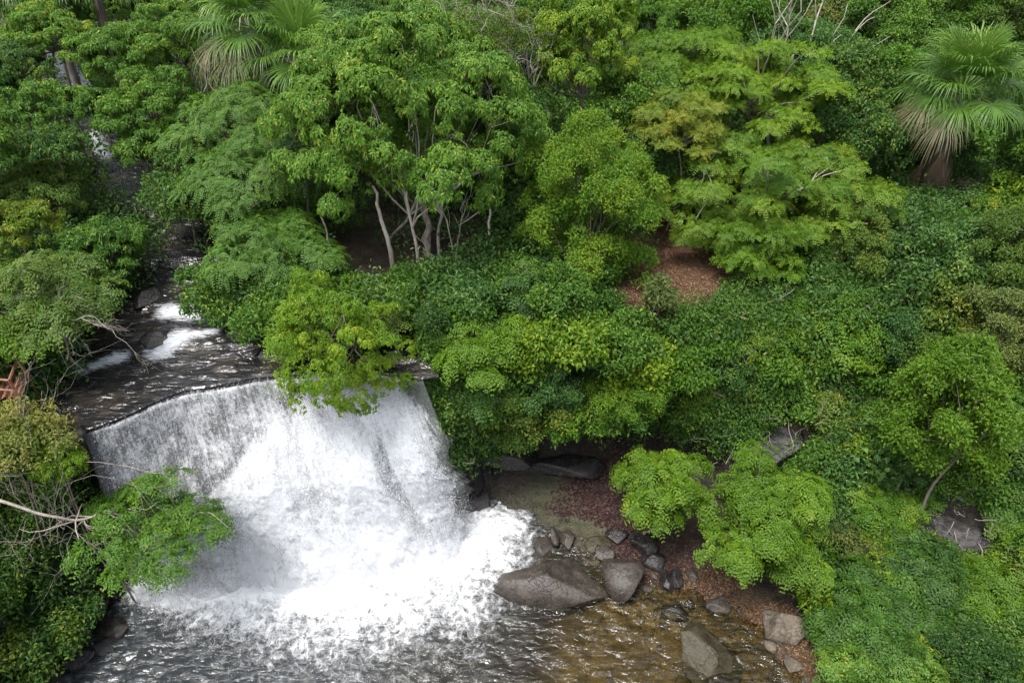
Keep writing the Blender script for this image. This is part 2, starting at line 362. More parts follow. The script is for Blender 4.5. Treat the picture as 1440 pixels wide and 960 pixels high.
def tree(name, label, cat, style, mat, px, py, rx, q=.75, hc=5, Y=None, base=None, tone=.45, tv=.22, bark=None, group=None, seed=None, twigs=14, trunk=True, forks=1, dens=1.0, leanx=0.0, rs=1.0, wall=False, **ov):
    seed = seed if seed is not None else abs(int(px*7+py*13+rx))
    rng = np.random.default_rng(seed)
    if Y is not None: p, t = on_y(px, py, Y)
    else: p, t = place(px, py, hc)
    R = rx*t/F; Rz = R*q
    if base is None:
        bx, by = p[0]+rng.normal(0, .06*R)-leanx*R, p[1]+rng.normal(0, .05*R)
    else: bx, by = base
    bz = H(bx, by)-.08
    if wall: bx, by, bz = p[0], 25.6, p[2]-.5*Rz
    root = empty(name, (bx, by, bz), label, cat, group)
    off = p-np.array([bx, by, bz])
    V, T, Cl, r, Lc = crown_mesh(rng, R, Rz, t, style, tone, tv, dens=dens, **ov)
    quads_obj('crown', V+off, T, LM[mat], root)
    if trunk:
        tb = Tubes(); r0 = max(.04, min(.17, R*.034))*rs; bm = bark or BARK
        k = 7 if rx > 60 else 5
        fk = off*np.array([.75, .75, 1])+np.array([0, 0, -Rz*.55]);  fk[2] = max(fk[2], .25*off[2])
        if np.linalg.norm(off[:2]) > 1.5*R: fk = off*.75
        roots = [np.array([0, 0, 0.])]+[np.append(rng.normal(0, .25*R, 2), 0) for _ in range(forks-1)]
        fks = []
        for i, b in enumerate(roots):
            f = fk+(0 if i == 0 else 1)*np.append(rng.normal(0, .3*R, 2), 0)
            tb.bend(rng, b, f, r0*(1.25 if i == 0 else .9), r0*.7, 8, .05, 0, k); fks.append(f)
        con = np.arange(len(Cl)) if len(Cl) <= 22 else rng.choice(len(Cl), 20, replace=False)
        for jj, j in enumerate(con):
            f = fks[jj % len(fks)]; tb.bend(rng, f, Cl[j]+off, r0*.55, r0*.16, 6, .08, .03, max(4, k-2))
        for j in rng.choice(len(Lc), min(twigs, len(Lc)), replace=False):
            i = con[np.argmin(np.linalg.norm(Cl[con]-Lc[j], axis=1))]; tb.bend(rng, Cl[i]+off, Lc[j]+off+rng.normal(0, .05*R, 3), r0*.18, r0*.06, 4, .1, 0, 4)
        tb.build('trunk', bm, root)
    return root
def shrub(label, style, mat, px, py, rx, q=.7, hc=None, **kw):
    p, t = place(px, py, .5); R = rx*t/F
    kw.setdefault('group', 'shrubs on the slopes and banks'); kw.setdefault('twigs', 5)
    return tree('shrub', label, 'shrub', style, mat, px, py, rx, q, hc if hc is not None else R*q*.55, forks=kw.pop('forks', 2), **kw)

# ------------------------------------------------------------------ palm
def fan(rng, Lp, Rf, az, el, segs=44, droop=.5, base=None, fold=1.0):
    """one fan frond: petiole tube points + segment strips, from the crown centre outwards"""
    h = np.array([cos(az), sin(az), 0.]); up = np.array([0, 0, 1.])
    D = h*cos(el)+up*sin(el); tip = D*Lp+up*(-.12*Lp*cos(el)); mid = D*Lp*.5+up*.03*Lp
    P = np.stack([np.zeros(3), mid, tip]); D2 = unit(tip-mid); S = unit(np.cross(D2, up)); U = np.cross(S, D2)
    a = np.linspace(-1, 1, segs)*radians(128)*fold+rng.normal(0, .03, segs)
    dirs = D2[None]*np.cos(a)[:, None]+S[None]*np.sin(a)[:, None]+U[None]*(.18*np.abs(np.sin(a)))[:, None]
    L = Rf*(.78+.3*np.cos(a*.6))*rng.uniform(.88, 1.06, segs); st = np.array([0, .5, .78, 1.0]); dz = np.array([0, .03, .22, .62])*droop
    W = Rf*2*radians(128)*fold/segs*.5*np.array([.3, 1.0, .7, .08])
    side = unit(np.cross(dirs, U[None]+0*dirs))
    dj = rng.uniform(.6, 1.5, segs)
    V = []
    c = tip[None, None]+dirs[:, None]*(L[:, None]*st)[..., None]*np.array([1, 1, 1])
    c[..., 2] -= (L*dj)[:, None]*dz
    shr = 1-.25*dz/np.maximum(droop, .01)*0
    lf = c+side[:, None]*W[None, :, None]*.5; rt = c-side[:, None]*W[None, :, None]*.5
    for i in range(3): V.append(np.stack([lf[:, i], rt[:, i], rt[:, i+1], lf[:, i+1]], 1))
    return P, np.concatenate(V)
def palm(label, px, py, hc, t_scale=1.0, Y=None, nf=20, dead=7, seed=1, Rf=1.35, Lp=1.7, segs=70, yellow=2, side=None, skirt=1.0):
    rng = np.random.default_rng(seed)
    if Y is not None: p, t = on_y(px, py, Y)
    else: p, t = place(px, py, hc)
    bx, by = p[0], p[1]; bz = H(bx, by)-.1
    root = empty('palm_tree', (bx, by, bz), label, 'palm tree', 'fan palms among the forest trees'); top = p[2]-bz
    tb = Tubes(); rr = .24*t_scale
    tb.add([[0, 0, 0], [.02, .05, top*.5], [0, 0, top*.92], [0, 0, top+.25]], [rr*1.2, rr, rr*.95, rr*.45], 12); tb.build('trunk', PALMT, root)
    def frond(nm, az, el, Lp_, Rf_, mat, droop, fold=1.0, tone=.5):
        P, V = fan(rng, Lp_, Rf_, az, el, segs, droop, fold=fold)
        c = np.array([0, 0, top]); 
        q = Tubes(); q.add(P+c, [.05*t_scale, .035*t_scale, .03*t_scale], 4)
        Vq = (V+c).reshape(-1, 3); nq = len(V); tv = np.concatenate([q.V[0], Vq])
        T = np.r_[np.full(len(q.V[0]), .6), np.repeat(np.clip(tone+np.tile(rng.normal(0, .16, segs), 3), 0, 1), 4)]
        NQ[0] += nq
        mesh_obj(nm, tv, [q.F[0], np.arange(nq*4).reshape(-1, 4)+len(q.V[0])], LM[mat], root, {'tone': T})
    for i in range(nf):
        u = (i+.5)/nf; el = radians(80-80*u+rng.normal(0, 6)); az = i*2.39996+rng.normal(0, .2)
        frond('frond', az, el, Lp*t_scale*rng.uniform(.85, 1.1), Rf*t_scale*rng.uniform(.88, 1.1), 'palm', .35+.3*u, tone=.62-.35*u+rng.normal(0, .08))
    for i in range(yellow):
        frond('yellowing_frond', pi*(1.05+.18*i) if side is None else side+.5*i, radians(-2-10*i), Lp*t_scale*1.1, Rf*t_scale*.85, 'palmyellow', .9)
    for i in range(dead):
        az = -pi/2+(i-(dead-1)/2)*2.6/dead*1.7+rng.normal(0, .12)
        frond('dead_frond', az, radians(-80+rng.normal(0, 4)), Lp*t_scale*1.25*skirt*rng.uniform(.8, 1.2), Rf*t_scale*.8, 'palmdead', .1, .17, tone=rng.uniform(.2, .9))
    return root

# ------------------------------------------------------------------ rocks
def rock_mat(name, c0, c1, c2, wet=.55, strata=0.0, sc=1.0):
    m, nt, N, L = newmat(name); tc = N('ShaderNodeTexCoord'); v = tc.outputs['Object']
    n1 = noise(N, L, 1.3*sc, 8, v, .65); n2_ = noise(N, L, 9*sc, 6, v, .7); 
    vo = N('ShaderNodeTexVoronoi', feature='DISTANCE_TO_EDGE'); vo.inputs['Scale'].default_value = 1.1*sc
    dv = N('ShaderNodeVectorMath', operation='ADD'); nn = N('ShaderNodeTexNoise'); nn.inputs['Scale'].default_value = 2.5*sc; L(v, nn.inputs['Vector'])
    L(v, dv.inputs[0]); L(nn.outputs['Color'], dv.inputs[1]); L(dv.outputs[0], vo.inputs['Vector'])
    crack = mapr(N, L, vo.outputs[0], 0.0, .035, 0, 1)
    c = ramp(N, L, n1, [(.32, c0), (.52, c1), (.72, c2)])
    c = mixc(N, L, mapr(N, L, n2_, .35, .7), c, (.55, .55, .55), 'MULTIPLY')
    c = mixc(N, L, math_n(N, L, 'MULTIPLY', math_n(N, L, 'SUBTRACT', 1.0, crack), .55), c, (.02, .018, .015))
    p = N('ShaderNodeBsdfPrincipled'); L(c, p.inputs['Base Color']); L(mapr(N, L, n1, .3, .7, wet-.2, wet+.2), p.inputs['Roughness'])
    h = math_n(N, L, 'ADD', math_n(N, L, 'MULTIPLY', n1, .6), math_n(N, L, 'MULTIPLY', n2_, .35)); h = math_n(N, L, 'ADD', h, math_n(N, L, 'MULTIPLY', crack, .12))
    if strata:
        w = N('ShaderNodeTexWave', bands_direction='Z'); w.inputs['Scale'].default_value = 1.6; w.inputs['Distortion'].default_value = 4; w.inputs['Detail'].default_value = 4; L(v, w.inputs['Vector'])
        h = math_n(N, L, 'ADD', h, math_n(N, L, 'MULTIPLY', w.outputs[1], strata))
    b = N('ShaderNodeBump'); b.inputs['Strength'].default_value = .9; b.inputs['Distance'].default_value = .12; L(h, b.inputs['Height']); L(b.outputs[0], p.inputs['Normal'])
    o = N('ShaderNodeOutputMaterial'); L(p.outputs[0], o.inputs[0]); return m
RK = {
 'brown': rock_mat('rock_grey_brown', (.038, .033, .028), (.074, .062, .051), (.135, .114, .092), .34),
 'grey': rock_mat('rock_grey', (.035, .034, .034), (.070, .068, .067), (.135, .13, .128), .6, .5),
 'dark': rock_mat('rock_dark_wet', (.014, .013, .013), (.032, .029, .028), (.065, .058, .054), .25),
 'tan': rock_mat('rock_tan', (.10, .08, .058), (.17, .14, .105), (.26, .22, .17), .7),
 'moss': rock_mat('rock_mossy', (.04, .035, .018), (.065, .056, .030), (.11, .095, .06), .5),
}
def _ico(n):
    import bmesh
    bm = bmesh.new(); bmesh.ops.create_icosphere(bm, subdivisions=n, radius=1.0)
    V = np.array([v.co[:] for v in bm.verts]); Fc = np.array([[v.index for v in f.verts] for f in bm.faces]); bm.free(); return V, Fc
ICO = {3: _ico(3), 4: _ico(4), 5: _ico(5)}
def rock(label, mat, px, py, rx, ry, rz=None, rot=0, z=None, seed=None, lvl=4, name='boulder', group='rocks around the pool and river', cuts=16, sink=.35, tilt=(0, 0), sy=None, Y=None, ang=(.5, .86)):
    rng = np.random.default_rng(seed if seed is not None else abs(int(px*3+py*5)))
    if z is not None: p = on_z(px, py, z); t = p[1]/ray(px, py)[1]
    elif Y is not None: p, t = on_y(px, py, Y)
    else: p, t = place(px, py, .15)
    sx = rx*t/F; e = abs(ray(px, py)[2])/np.linalg.norm(ray(px, py)); sy = sy if sy else ry*t/F/max(e, .45); sz = rz if rz else min(sx, sy)*.7
    V, Fc = ICO[lvl]; V = V.copy()
    for i in range(cuts):
        n = unit(rng.normal(0, 1, 3)); o = rng.uniform(*ang); d = V@n-o; V = V-np.clip(d, 0, None)[:, None]*n*.98
    V = V*(1+.09*(fbm(V*1.3+seed_f(px), 3, 5)-.5)[:, None]); V = V+unit(V)*(.045*(fbm(V*5+3.3, 4, 8)-.5))[:, None]
    V = V/np.abs(V).max(0)*np.array([sx, sy, sz])
    cx, sxn = cos(rot), sin(rot); V = V@np.array([[cx, sxn, 0], [-sxn, cx, 0], [0, 0, 1]])
    ax, ay = tilt; V = V@np.array([[1, 0, 0], [0, cos(ax), sin(ax)], [0, -sin(ax), cos(ax)]])@np.array([[cos(ay), 0, -sin(ay)], [0, 1, 0], [sin(ay), 0, cos(ay)]])
    o = mesh_obj(name, V, Fc, RK[mat], None, None, True); g = H(p[0], p[1]) if Y is None else p[2]
    o.location = (p[0], p[1], g+sz*(1-sink)-sz*.35 if Y is None else p[2])
    return tag(o, label, 'rock' if name != 'boulder' else 'boulder', group)
def seed_f(x): return (x*.137) % 7

# ------------------------------------------------------------------ bare twigs
def twig_tree(name, label, cat, mat, base, targets, r0=.05, seed=3, depth=3, spread=.5, group=None, droop=.1):
    rng = np.random.default_rng(seed); root = empty(name, base, label, cat, group); tb = Tubes(); base = np.array(base, float)
    def rec(a, d, L, r, k):
        b = a+d*L; P = tb.bend(rng, a, b, r, r*.6, 5, .1, 0, 5 if r > .02 else 4)
        if k == 0: return
        for _ in range(3 if k > 1 else 4):
            s = P[rng.integers(2, 5)]; nd = unit(d+rng.normal(0, spread, 3)-np.array([0, 0, droop])); rec(s, nd, L*rng.uniform(.45, .75), r*.5, k-1)
    for tg in targets:
        v = np.array(tg, float)-base; L = np.linalg.norm(v); rec(np.zeros(3), v/L, L*.7, r0, depth)
    tb.build('branches', mat, root); return root
# ------------------------------------------------------------------ terrain
PATH = [on_z(x, y, 10.1)[:2] for x, y in [(845, 412), (880, 385), (893, 345), (905, 308), (945, 300), (985, 345), (1035, 395), (1020, 418), (985, 424), (930, 430), (880, 428)]]
ug = 1.0*ss(.0, 2.0, HH-.4)*ss(9.5, 6.5, HH)*ss(-3, -1, XX)*ss(18, 12, XX)*ss(1.2, .2, np.abs(DB)-1)
PX = XX+0*HH; PY = YY + 1.3*ss(.4, 1.6, HH)*ss(8.8, 6, HH)*ss(-2.6, -.5, XX)*ss(11, 8, XX)*ss(3.5, 2, DB)
rk = .35*(fbm(np.stack([XX*.9, YY*.9, HH*1.6], -1), 4, 77)-.5)*ss(.1, .8, DB)*ss(4, 1.5, DB)
PY = PY+rk*1.5; PX = PX+rk
P3 = np.stack([PX, PY, HH], -1)
gx = np.gradient(HH, GX, axis=1); gy = np.gradient(HH, GY, axis=0); slope = np.sqrt(gx**2+gy**2)
na = n2(XX, YY, .45, 4, 41); nb = n2(XX, YY, 1.7, 3, 43)
def col(*c): return np.array(c, float)
soil = col(.055, .040, .026)+(nb[..., None]-.5)*col(.04, .03, .02)
rockc = col(.060, .052, .045)+(na[..., None]-.5)*col(.05, .045, .04)
wet = col(.022, .019, .017)+(na[..., None]-.5)*col(.02, .017, .013)
sand = col(.17, .120, .052)+(na[..., None]-.5)*col(.20, .15, .07)
shelf = col(.085, .085, .048)+(na[..., None]-.5)*col(.09, .08, .05)
dirt = col(.16, .085, .052)+(nb[..., None]-.5)*col(.08, .05, .03)
def mx(a, b, k): return a*(1-k[..., None])+b*k[..., None]
Ccol = mx(soil, rockc, ss(.9, 1.8, slope))
Ccol = mx(Ccol, wet, ss(2.2, .6, DR)*(YY > 17)*ss(.3, 1, DB+1)) 
bas = ss(.6, -.1, DB)
Ccol = mx(Ccol, shelf, bas*ss(7.5, 4.5, XX)*ss(-3, -1, XX)*ss(18.5, 20.5, YY))
Ccol = mx(Ccol, sand, bas*ss(2, 6, XX+.5*(20-YY))*ss(1.8, .4, DW))
Ccol = mx(Ccol, wet*2.0, bas*ss(1, -3, XX))
Ccol = mx(Ccol, wet*.7, ss(1.3, .1, np.abs(DB-.6))*ss(-17, -15.5, XX)*ss(9, 6, XX))
dpath = sdist(np.stack([XX, YY], -1), PATH)
Ccol = mx(Ccol, dirt, ss(1.2, .2, dpath))
rgh = np.clip(.9-.55*ss(2.2, .6, DR)*(YY > 17)-.35*bas, .25, .95)
m, nt, N, L = newmat('ground_rock_and_soil')
a = attr(N, 'base'); geo = N('ShaderNodeNewGeometry'); v = geo.outputs['Position']
nA = noise(N, L, 1.6, 8, v, .68); nB = noise(N, L, 11, 5, v, .7)
mps = N('ShaderNodeMapping'); mps.inputs['Scale'].default_value = (.5, .5, 3.2); L(v, mps.inputs[0]); nS = noise(N, L, 1.5, 6, mps.outputs[0], .65, .5)
c = mixc(N, L, mapr(N, L, nA, .3, .7), (.55, .55, .55), (1.45, 1.42, 1.38)); c = mixc(N, L, 1.0, a.outputs['Color'], c, 'MULTIPLY')
c = mixc(N, L, mapr(N, L, nB, .35, .65, 0, .55), c, mixc(N, L, 1.0, c, (.45, .45, .45), 'MULTIPLY'))
p = N('ShaderNodeBsdfPrincipled'); L(c, p.inputs['Base Color']); L(attr(N, 'rough').outputs['Fac'], p.inputs['Roughness'])
b = N('ShaderNodeBump'); b.inputs['Strength'].default_value = 1; b.inputs['Distance'].default_value = .22
L(math_n(N, L, 'ADD', math_n(N, L, 'ADD', nA, math_n(N, L, 'MULTIPLY', nB, .3)), nS), b.inputs['Height']); L(b.outputs[0], p.inputs['Normal'])
o = N('ShaderNodeOutputMaterial'); L(p.outputs[0], o.inputs[0]); GROUND = m
tag(mesh_obj('ground', P3.reshape(-1, 3), gridfaces(*HH.shape), GROUND, None, {'base': Ccol.reshape(-1, 3), 'rough': rgh.ravel()}, True), kind='structure')

# path sheet
m, nt, N, L = newmat('reddish_dirt'); geo = N('ShaderNodeNewGeometry'); v = geo.outputs['Position']
n = noise(N, L, 3.5, 8, v, .75); c = ramp(N, L, n, [(.3, (.06, .032, .02)), (.5, (.15, .075, .043)), (.7, (.25, .14, .09))])
p = N('ShaderNodeBsdfPrincipled'); p.inputs['Roughness'].default_value = .95; L(c, p.inputs['Base Color'])
b = N('ShaderNodeBump'); b.inputs['Distance'].default_value = .1; L(noise(N, L, 14, 5, v, .7), b.inputs['Height']); L(b.outputs[0], p.inputs['Normal'])
o = N('ShaderNodeOutputMaterial'); L(p.outputs[0], o.inputs[0]); DIRT = m
fc = gridfaces(*HH.shape); cen = dpath.ravel()[fc].mean(1); sel = fc[cen < .0+.25*(n2(*(P3.reshape(-1, 3)[fc].mean(1)[:, :2].T), 1.2, 3, 3)-.5)]
u, inv = np.unique(sel, return_inverse=True); PV = P3.reshape(-1, 3)[u]+[0, 0, .03]
tag(mesh_obj('path', PV, inv.reshape(-1, 4), DIRT, None, None, True), kind='structure')

# ------------------------------------------------------------------ pool
def inter_foam(X, Y):
    """how much the falling water whitens the pool at X, Y"""
    bp = [tuple(b) for b in BASE]; d = seg_dist(np.stack([X, Y], -1), bp, False)
    under = inside(np.stack([X, Y], -1), bp+[(3, 30), (-20, 30)])
    reach = np.interp(X, [-16, -13, -10, -7, -4, -1.5, 0.5, 3], [.5, 2.0, 3.4, 4.2, 4.0, 4.2, 3.0, 1.6])
    f = 1.25-d/reach*.95
    f = np.where(under, 1.2-d*.5*(X > -3), f)
    return f
px_ = np.arange(-19.5, 13.2, .07); py_ = np.arange(9, 24.8, .07)
WX, WY = np.meshgrid(px_, py_)
foam = np.clip(inter_foam(WX, WY), -1, 1.3)
wl = np.stack([WX, WY, WX*0], -1)
wob = fbm(wl*1.5+fbm(wl*1.2, 2, 6)[..., None]*2, 4, 51)-.5
WZ = .0+.16*wob+.10*(fbm(wl*np.array([2.6, 4.8, 1])+wob[..., None]*2.5, 3, 52)-.5)+.34*np.clip(foam, 0, 1)*(fbm(wl*1.4, 5, 57)-.38)+.018*np.sin(WX*3+WY*5+8*fbm(wl*.6, 2, 9))
bd_ = seg_dist(np.stack([WX, WY], -1), [tuple(b) for b in BASE], False); WZ = WZ+.95*np.exp(-((bd_-.3)/1.0)**2)*np.clip(fbm(wl*1.1, 4, 88)-.25, 0, 1)
wsd = sdist(np.stack([WX, WY], -1), SHORE)
deep = ss(9.5, -6.5, WX+.9*(18.5-WY)+9*(n2(WX, WY, .3, 4, 8)-.5))
m, nt, N, L = newmat('pool_water')
geo = N('ShaderNodeNewGeometry'); v = geo.outputs['Position']; fo = attr(N, 'foam').outputs['Fac']; dp = attr(N, 'deep').outputs['Fac']
wv = N('ShaderNodeTexNoise'); wv.inputs['Scale'].default_value = 1.3; wv.inputs['Detail'].default_value = 3; L(v, wv.inputs['Vector'])
va = N('ShaderNodeVectorMath', operation='MULTIPLY_ADD'); L(wv.outputs['Color'], va.inputs[0]); va.inputs[1].default_value = (.6, .6, .6); L(v, va.inputs[2])
fine = noise(N, L, 3.0, 9, va.outputs[0], .72); 
vo = N('ShaderNodeTexVoronoi', feature='DISTANCE_TO_EDGE'); vo.inputs['Scale'].default_value = 2.6; L(va.outputs[0], vo.inputs['Vector'])
vo2 = N('ShaderNodeTexVoronoi', feature='DISTANCE_TO_EDGE'); vo2.inputs['Scale'].default_value = 6.5; L(va.outputs[0], vo2.inputs['Vector'])
lace = math_n(N, L, 'MAXIMUM', mapr(N, L, vo.outputs[0], .09, .0), math_n(N, L, 'MULTIPLY', mapr(N, L, vo2.outputs[0], .10, .0), .8))
big = noise(N, L, .8, 3, v, .5)
k = math_n(N, L, 'ADD', fo, math_n(N, L, 'MULTIPLY', math_n(N, L, 'SUBTRACT', fine, .5), 2.4))
k = math_n(N, L, 'ADD', k, math_n(N, L, 'MULTIPLY', lace, .22)); k = math_n(N, L, 'ADD', k, math_n(N, L, 'MULTIPLY', math_n(N, L, 'SUBTRACT', big, .5), .8))
cov = mapr(N, L, k, .22, 1.18)
mpp = N('ShaderNodeMapping'); mpp.inputs['Rotation'].default_value = (0, 0, -.4); mpp.inputs['Scale'].default_value = (1.0, 2.4, 1); L(v, mpp.inputs[0])
rip = noise(N, L, 1.5, 4, mpp.outputs[0], .52, .6)
hh = math_n(N, L, 'ADD', math_n(N, L, 'MULTIPLY', rip, 1.0), math_n(N, L, 'MULTIPLY', cov, .3))
bm_ = N('ShaderNodeBump'); bm_.inputs['Strength'].default_value = 1; bm_.inputs['Distance'].default_value = .17; L(hh, bm_.inputs['Height'])
wcol = mixc(N, L, dp, (.030, .025, .012), (.032, .036, .039)); wcol = mixc(N, L, mapr(N, L, rip, .48, .66), wcol, mixc(N, L, 1.0, wcol, (2.4, 2.4, 2.4), 'MULTIPLY'))  # ripple crests lightened in the water colour itself, as painted glints
w = N('ShaderNodeBsdfPrincipled'); L(wcol, w.inputs['Base Color']); w.inputs['Roughness'].default_value = .07; w.inputs['IOR'].default_value = 1.55; L(bm_.outputs[0], w.inputs['Normal'])
tr = N('ShaderNodeBsdfTransparent'); tr.inputs[0].default_value = (.78, .76, .56, 1)
gl = N('ShaderNodeBsdfGlossy'); gl.inputs['Roughness'].default_value = .07; L(bm_.outputs[0], gl.inputs['Normal'])
fr = N('ShaderNodeFresnel'); fr.inputs[0].default_value = 1.55; L(bm_.outputs[0], fr.inputs['Normal'])
clear = N('ShaderNodeMixShader'); L(fr.outputs[0], clear.inputs[0]); L(tr.outputs[0], clear.inputs[1]); L(gl.outputs[0], clear.inputs[2])
ww = N('ShaderNodeMixShader'); L(mapr(N, L, dp, .02, .75, .06, 1.0), ww.inputs[0]); L(clear.outputs[0], ww.inputs[1]); L(w.outputs[0], ww.inputs[2])
fm = N('ShaderNodeBsdfPrincipled'); fm.inputs['Base Color'].default_value = (.86, .88, .90, 1); fm.inputs['Roughness'].default_value = .7; L(bm_.outputs[0], fm.inputs['Normal'])
fin = N('ShaderNodeMixShader'); L(cov, fin.inputs[0]); L(ww.outputs[0], fin.inputs[1]); L(fm.outputs[0], fin.inputs[2])
o = N('ShaderNodeOutputMaterial'); L(fin.outputs[0], o.inputs[0]); POOLM = m
fc = gridfaces(*WX.shape); keep = wsd.ravel()[fc].min(1) < .9; fc = fc[keep]
u, inv = np.unique(fc, return_inverse=True)
V = np.stack([WX.ravel(), WY.ravel(), WZ.ravel()], -1)[u]
tag(mesh_obj('pool_water', V, inv.reshape(-1, 4), POOLM, None, {'foam': foam.ravel()[u], 'deep': deep.ravel()[u]}, True), kind='structure')

# ------------------------------------------------------------------ river
def smooth_poly(pts, n):
    pts = np.array(pts, float); s = np.r_[0, np.cumsum(np.linalg.norm(np.diff(pts, axis=0), axis=1))]
    u = np.linspace(0, s[-1], n); q = np.stack([np.interp(u, s, pts[:, i]) for i in range(pts.shape[1])], -1)
    k = max(3, n//(len(pts)*2))|1; ker = np.hanning(k+2)[1:-1]; ker /= ker.sum(); pad = k//2
    for i in range(q.shape[1]):
        e = np.r_[2*q[0, i]-q[1:pad+1, i][::-1], q[:, i], 2*q[-1, i]-q[-pad-1:-1, i][::-1]]; q[:, i] = np.convolve(e, ker, 'valid')
    return q
NS = 260
lipc = smooth_poly(LIP, NS); lipc[:, 1] += .10*np.sin(np.linspace(0, 31, NS))*fbm(np.c_[np.linspace(0, 20, NS), np.zeros(NS), np.zeros(NS)], 3, 4)
basec = smooth_poly(BASE, NS)
rv = 420; vv = np.linspace(0, 1, rv)**1.6; Lf_ = poly_at(smooth_poly(RIV_L, 200), vv); Rt_ = poly_at(smooth_poly(RIV_R, 200), vv)
uu = np.linspace(-.06, 1.06, 150)
RVm = Lf_[:, None]*(1-uu[None, :, None])+Rt_[:, None]*uu[None, :, None]
lp0 = poly_at(lipc, np.clip(uu, 0, 1)); chord = lp0[0]*(1-uu[:, None])+lp0[-1]*uu[:, None]
lpx = lp0+(uu[:, None] < 0)*uu[:, None]*(lp0[-1]-lp0[0])+(uu[:, None] > 1)*(uu[:, None]-1)*(lp0[-1]-lp0[0])
wf = np.clip(1-vv/.09, 0, 1)[:, None, None]
RVm = RVm*(1-wf)+(lpx[None]+(Lf_[:, None]-Lf_[0])*(1-uu[None, :, None])+(Rt_[:, None]-Rt_[0])*uu[None, :, None])*wf
RX, RY = RVm[..., 0], RVm[..., 1]
RZ = river_z(RX, RY)
q3 = np.stack([RX*1.2, RY*2.2, 0*RX], -1)
RZ = RZ+.22*(fbm(q3, 4, 61)-.5)*ss(0, .02, vv)[:, None]+.07*(fbm(q3*2.0, 2, 65)-.5)*ss(0, .01, vv)[:, None]
RZ = np.where(vv[:, None] < .001, LIPZ+.03*(n2(RX, RY, 1.5, 3, 8)-.5), RZ)
FOAMS = [((232, 440), (335, 448), 11, 1.0), ((226, 494), (252, 476), 15, 1.1), ((250, 474), (300, 466), 9, .95), ((112, 520), (168, 503), 10, 1.05), ((270, 510), (340, 500), 5, .35), ((150, 560), (230, 535), 5, .3), ((300, 545), (372, 522), 4, .35), ((185, 455), (222, 450), 5, .5), ((92, 492), (120, 487), 5, .7), ((200, 345), (215, 350), 4, .3),
         ((240, 392), (268, 398), 4, .8), ((190, 420), (215, 418), 6, .35), ((150, 262), (178, 300), 9, .45), ((132, 190), (150, 222), 8, .95), ((98, 118), (118, 128), 5, 1.0)]
ff = np.zeros(RX.shape)
d3 = np.stack([RX, RY, RZ-CAMZ], -1); tt = d3@FWD; sxp = 720+F*RX/tt; syp = 480-F*(d3@UPV)/tt
# foam sits on the rock steps; their outlines are fixed once, in metres on the river bed
for (a_, b_, r_, s_) in FOAMS:
    pa, _ = place(*a_, .2); pb, _ = place(*b_, .2); tdep = pa[1]/ray(*a_)[1]
    dd = seg_dist(np.stack([RX, RY*1.0], -1), [tuple(pa[:2]), tuple(pb[:2])], False); rr_ = r_*tdep/F*1.9
    ff = np.maximum(ff, s_*(.95-.62*dd/rr_))
m, nt, N, L = newmat('river_water')
geo = N('ShaderNodeNewGeometry'); v = geo.outputs['Position']; fo = attr(N, 'foam').outputs['Fac']
mp = N('ShaderNodeMapping'); mp.inputs['Rotation'].default_value = (0, 0, .35); mp.inputs['Scale'].default_value = (.9, 3.2, 1); L(v, mp.inputs[0])
rip = noise(N, L, 1.0, 4, mp.outputs[0], .5, .5); fine = noise(N, L, 4, 8, mp.outputs[0], .72); bed = noise(N, L, .7, 5, v, .6, .4)
cov = mapr(N, L, math_n(N, L, 'ADD', fo, math_n(N, L, 'MULTIPLY', math_n(N, L, 'SUBTRACT', fine, .5), 1.6)), .38, .95)
spark = math_n(N, L, 'MULTIPLY', mapr(N, L, fine, .56, .74), .30); cov = math_n(N, L, 'MAXIMUM', cov, math_n(N, L, 'MULTIPLY', spark, mapr(N, L, rip, .45, .6)))  # pale flecks on ripple crests: aerated water, also painted-in sky highlights
bn = N('ShaderNodeBump'); bn.inputs['Strength'].default_value = 1; bn.inputs['Distance'].default_value = .19; L(rip, bn.inputs['Height'])
wc = ramp(N, L, bed, [(.30, (.009, .009, .010)), (.5, (.018, .017, .017)), (.62, (.040, .034, .026)), (.75, (.016, .016, .015))])
w = N('ShaderNodeBsdfPrincipled'); L(wc, w.inputs['Base Color']); w.inputs['Roughness'].default_value = .09; w.inputs['IOR'].default_value = 1.5; L(bn.outputs[0], w.inputs['Normal'])
fm = N('ShaderNodeBsdfPrincipled'); fm.inputs['Base Color'].default_value = (.55, .57, .60, 1); fm.inputs['Roughness'].default_value = .6; L(bn.outputs[0], fm.inputs['Normal'])
fin = N('ShaderNodeMixShader'); L(cov, fin.inputs[0]); L(w.outputs[0], fin.inputs[1]); L(fm.outputs[0], fin.inputs[2])
o = N('ShaderNodeOutputMaterial'); L(fin.outputs[0], o.inputs[0])
RV3 = np.stack([RX, RY, RZ], -1)
tag(mesh_obj('river_water', RV3.reshape(-1, 3), gridfaces(*RX.shape), m, None, {'foam': ff.ravel()}, True), kind='structure')

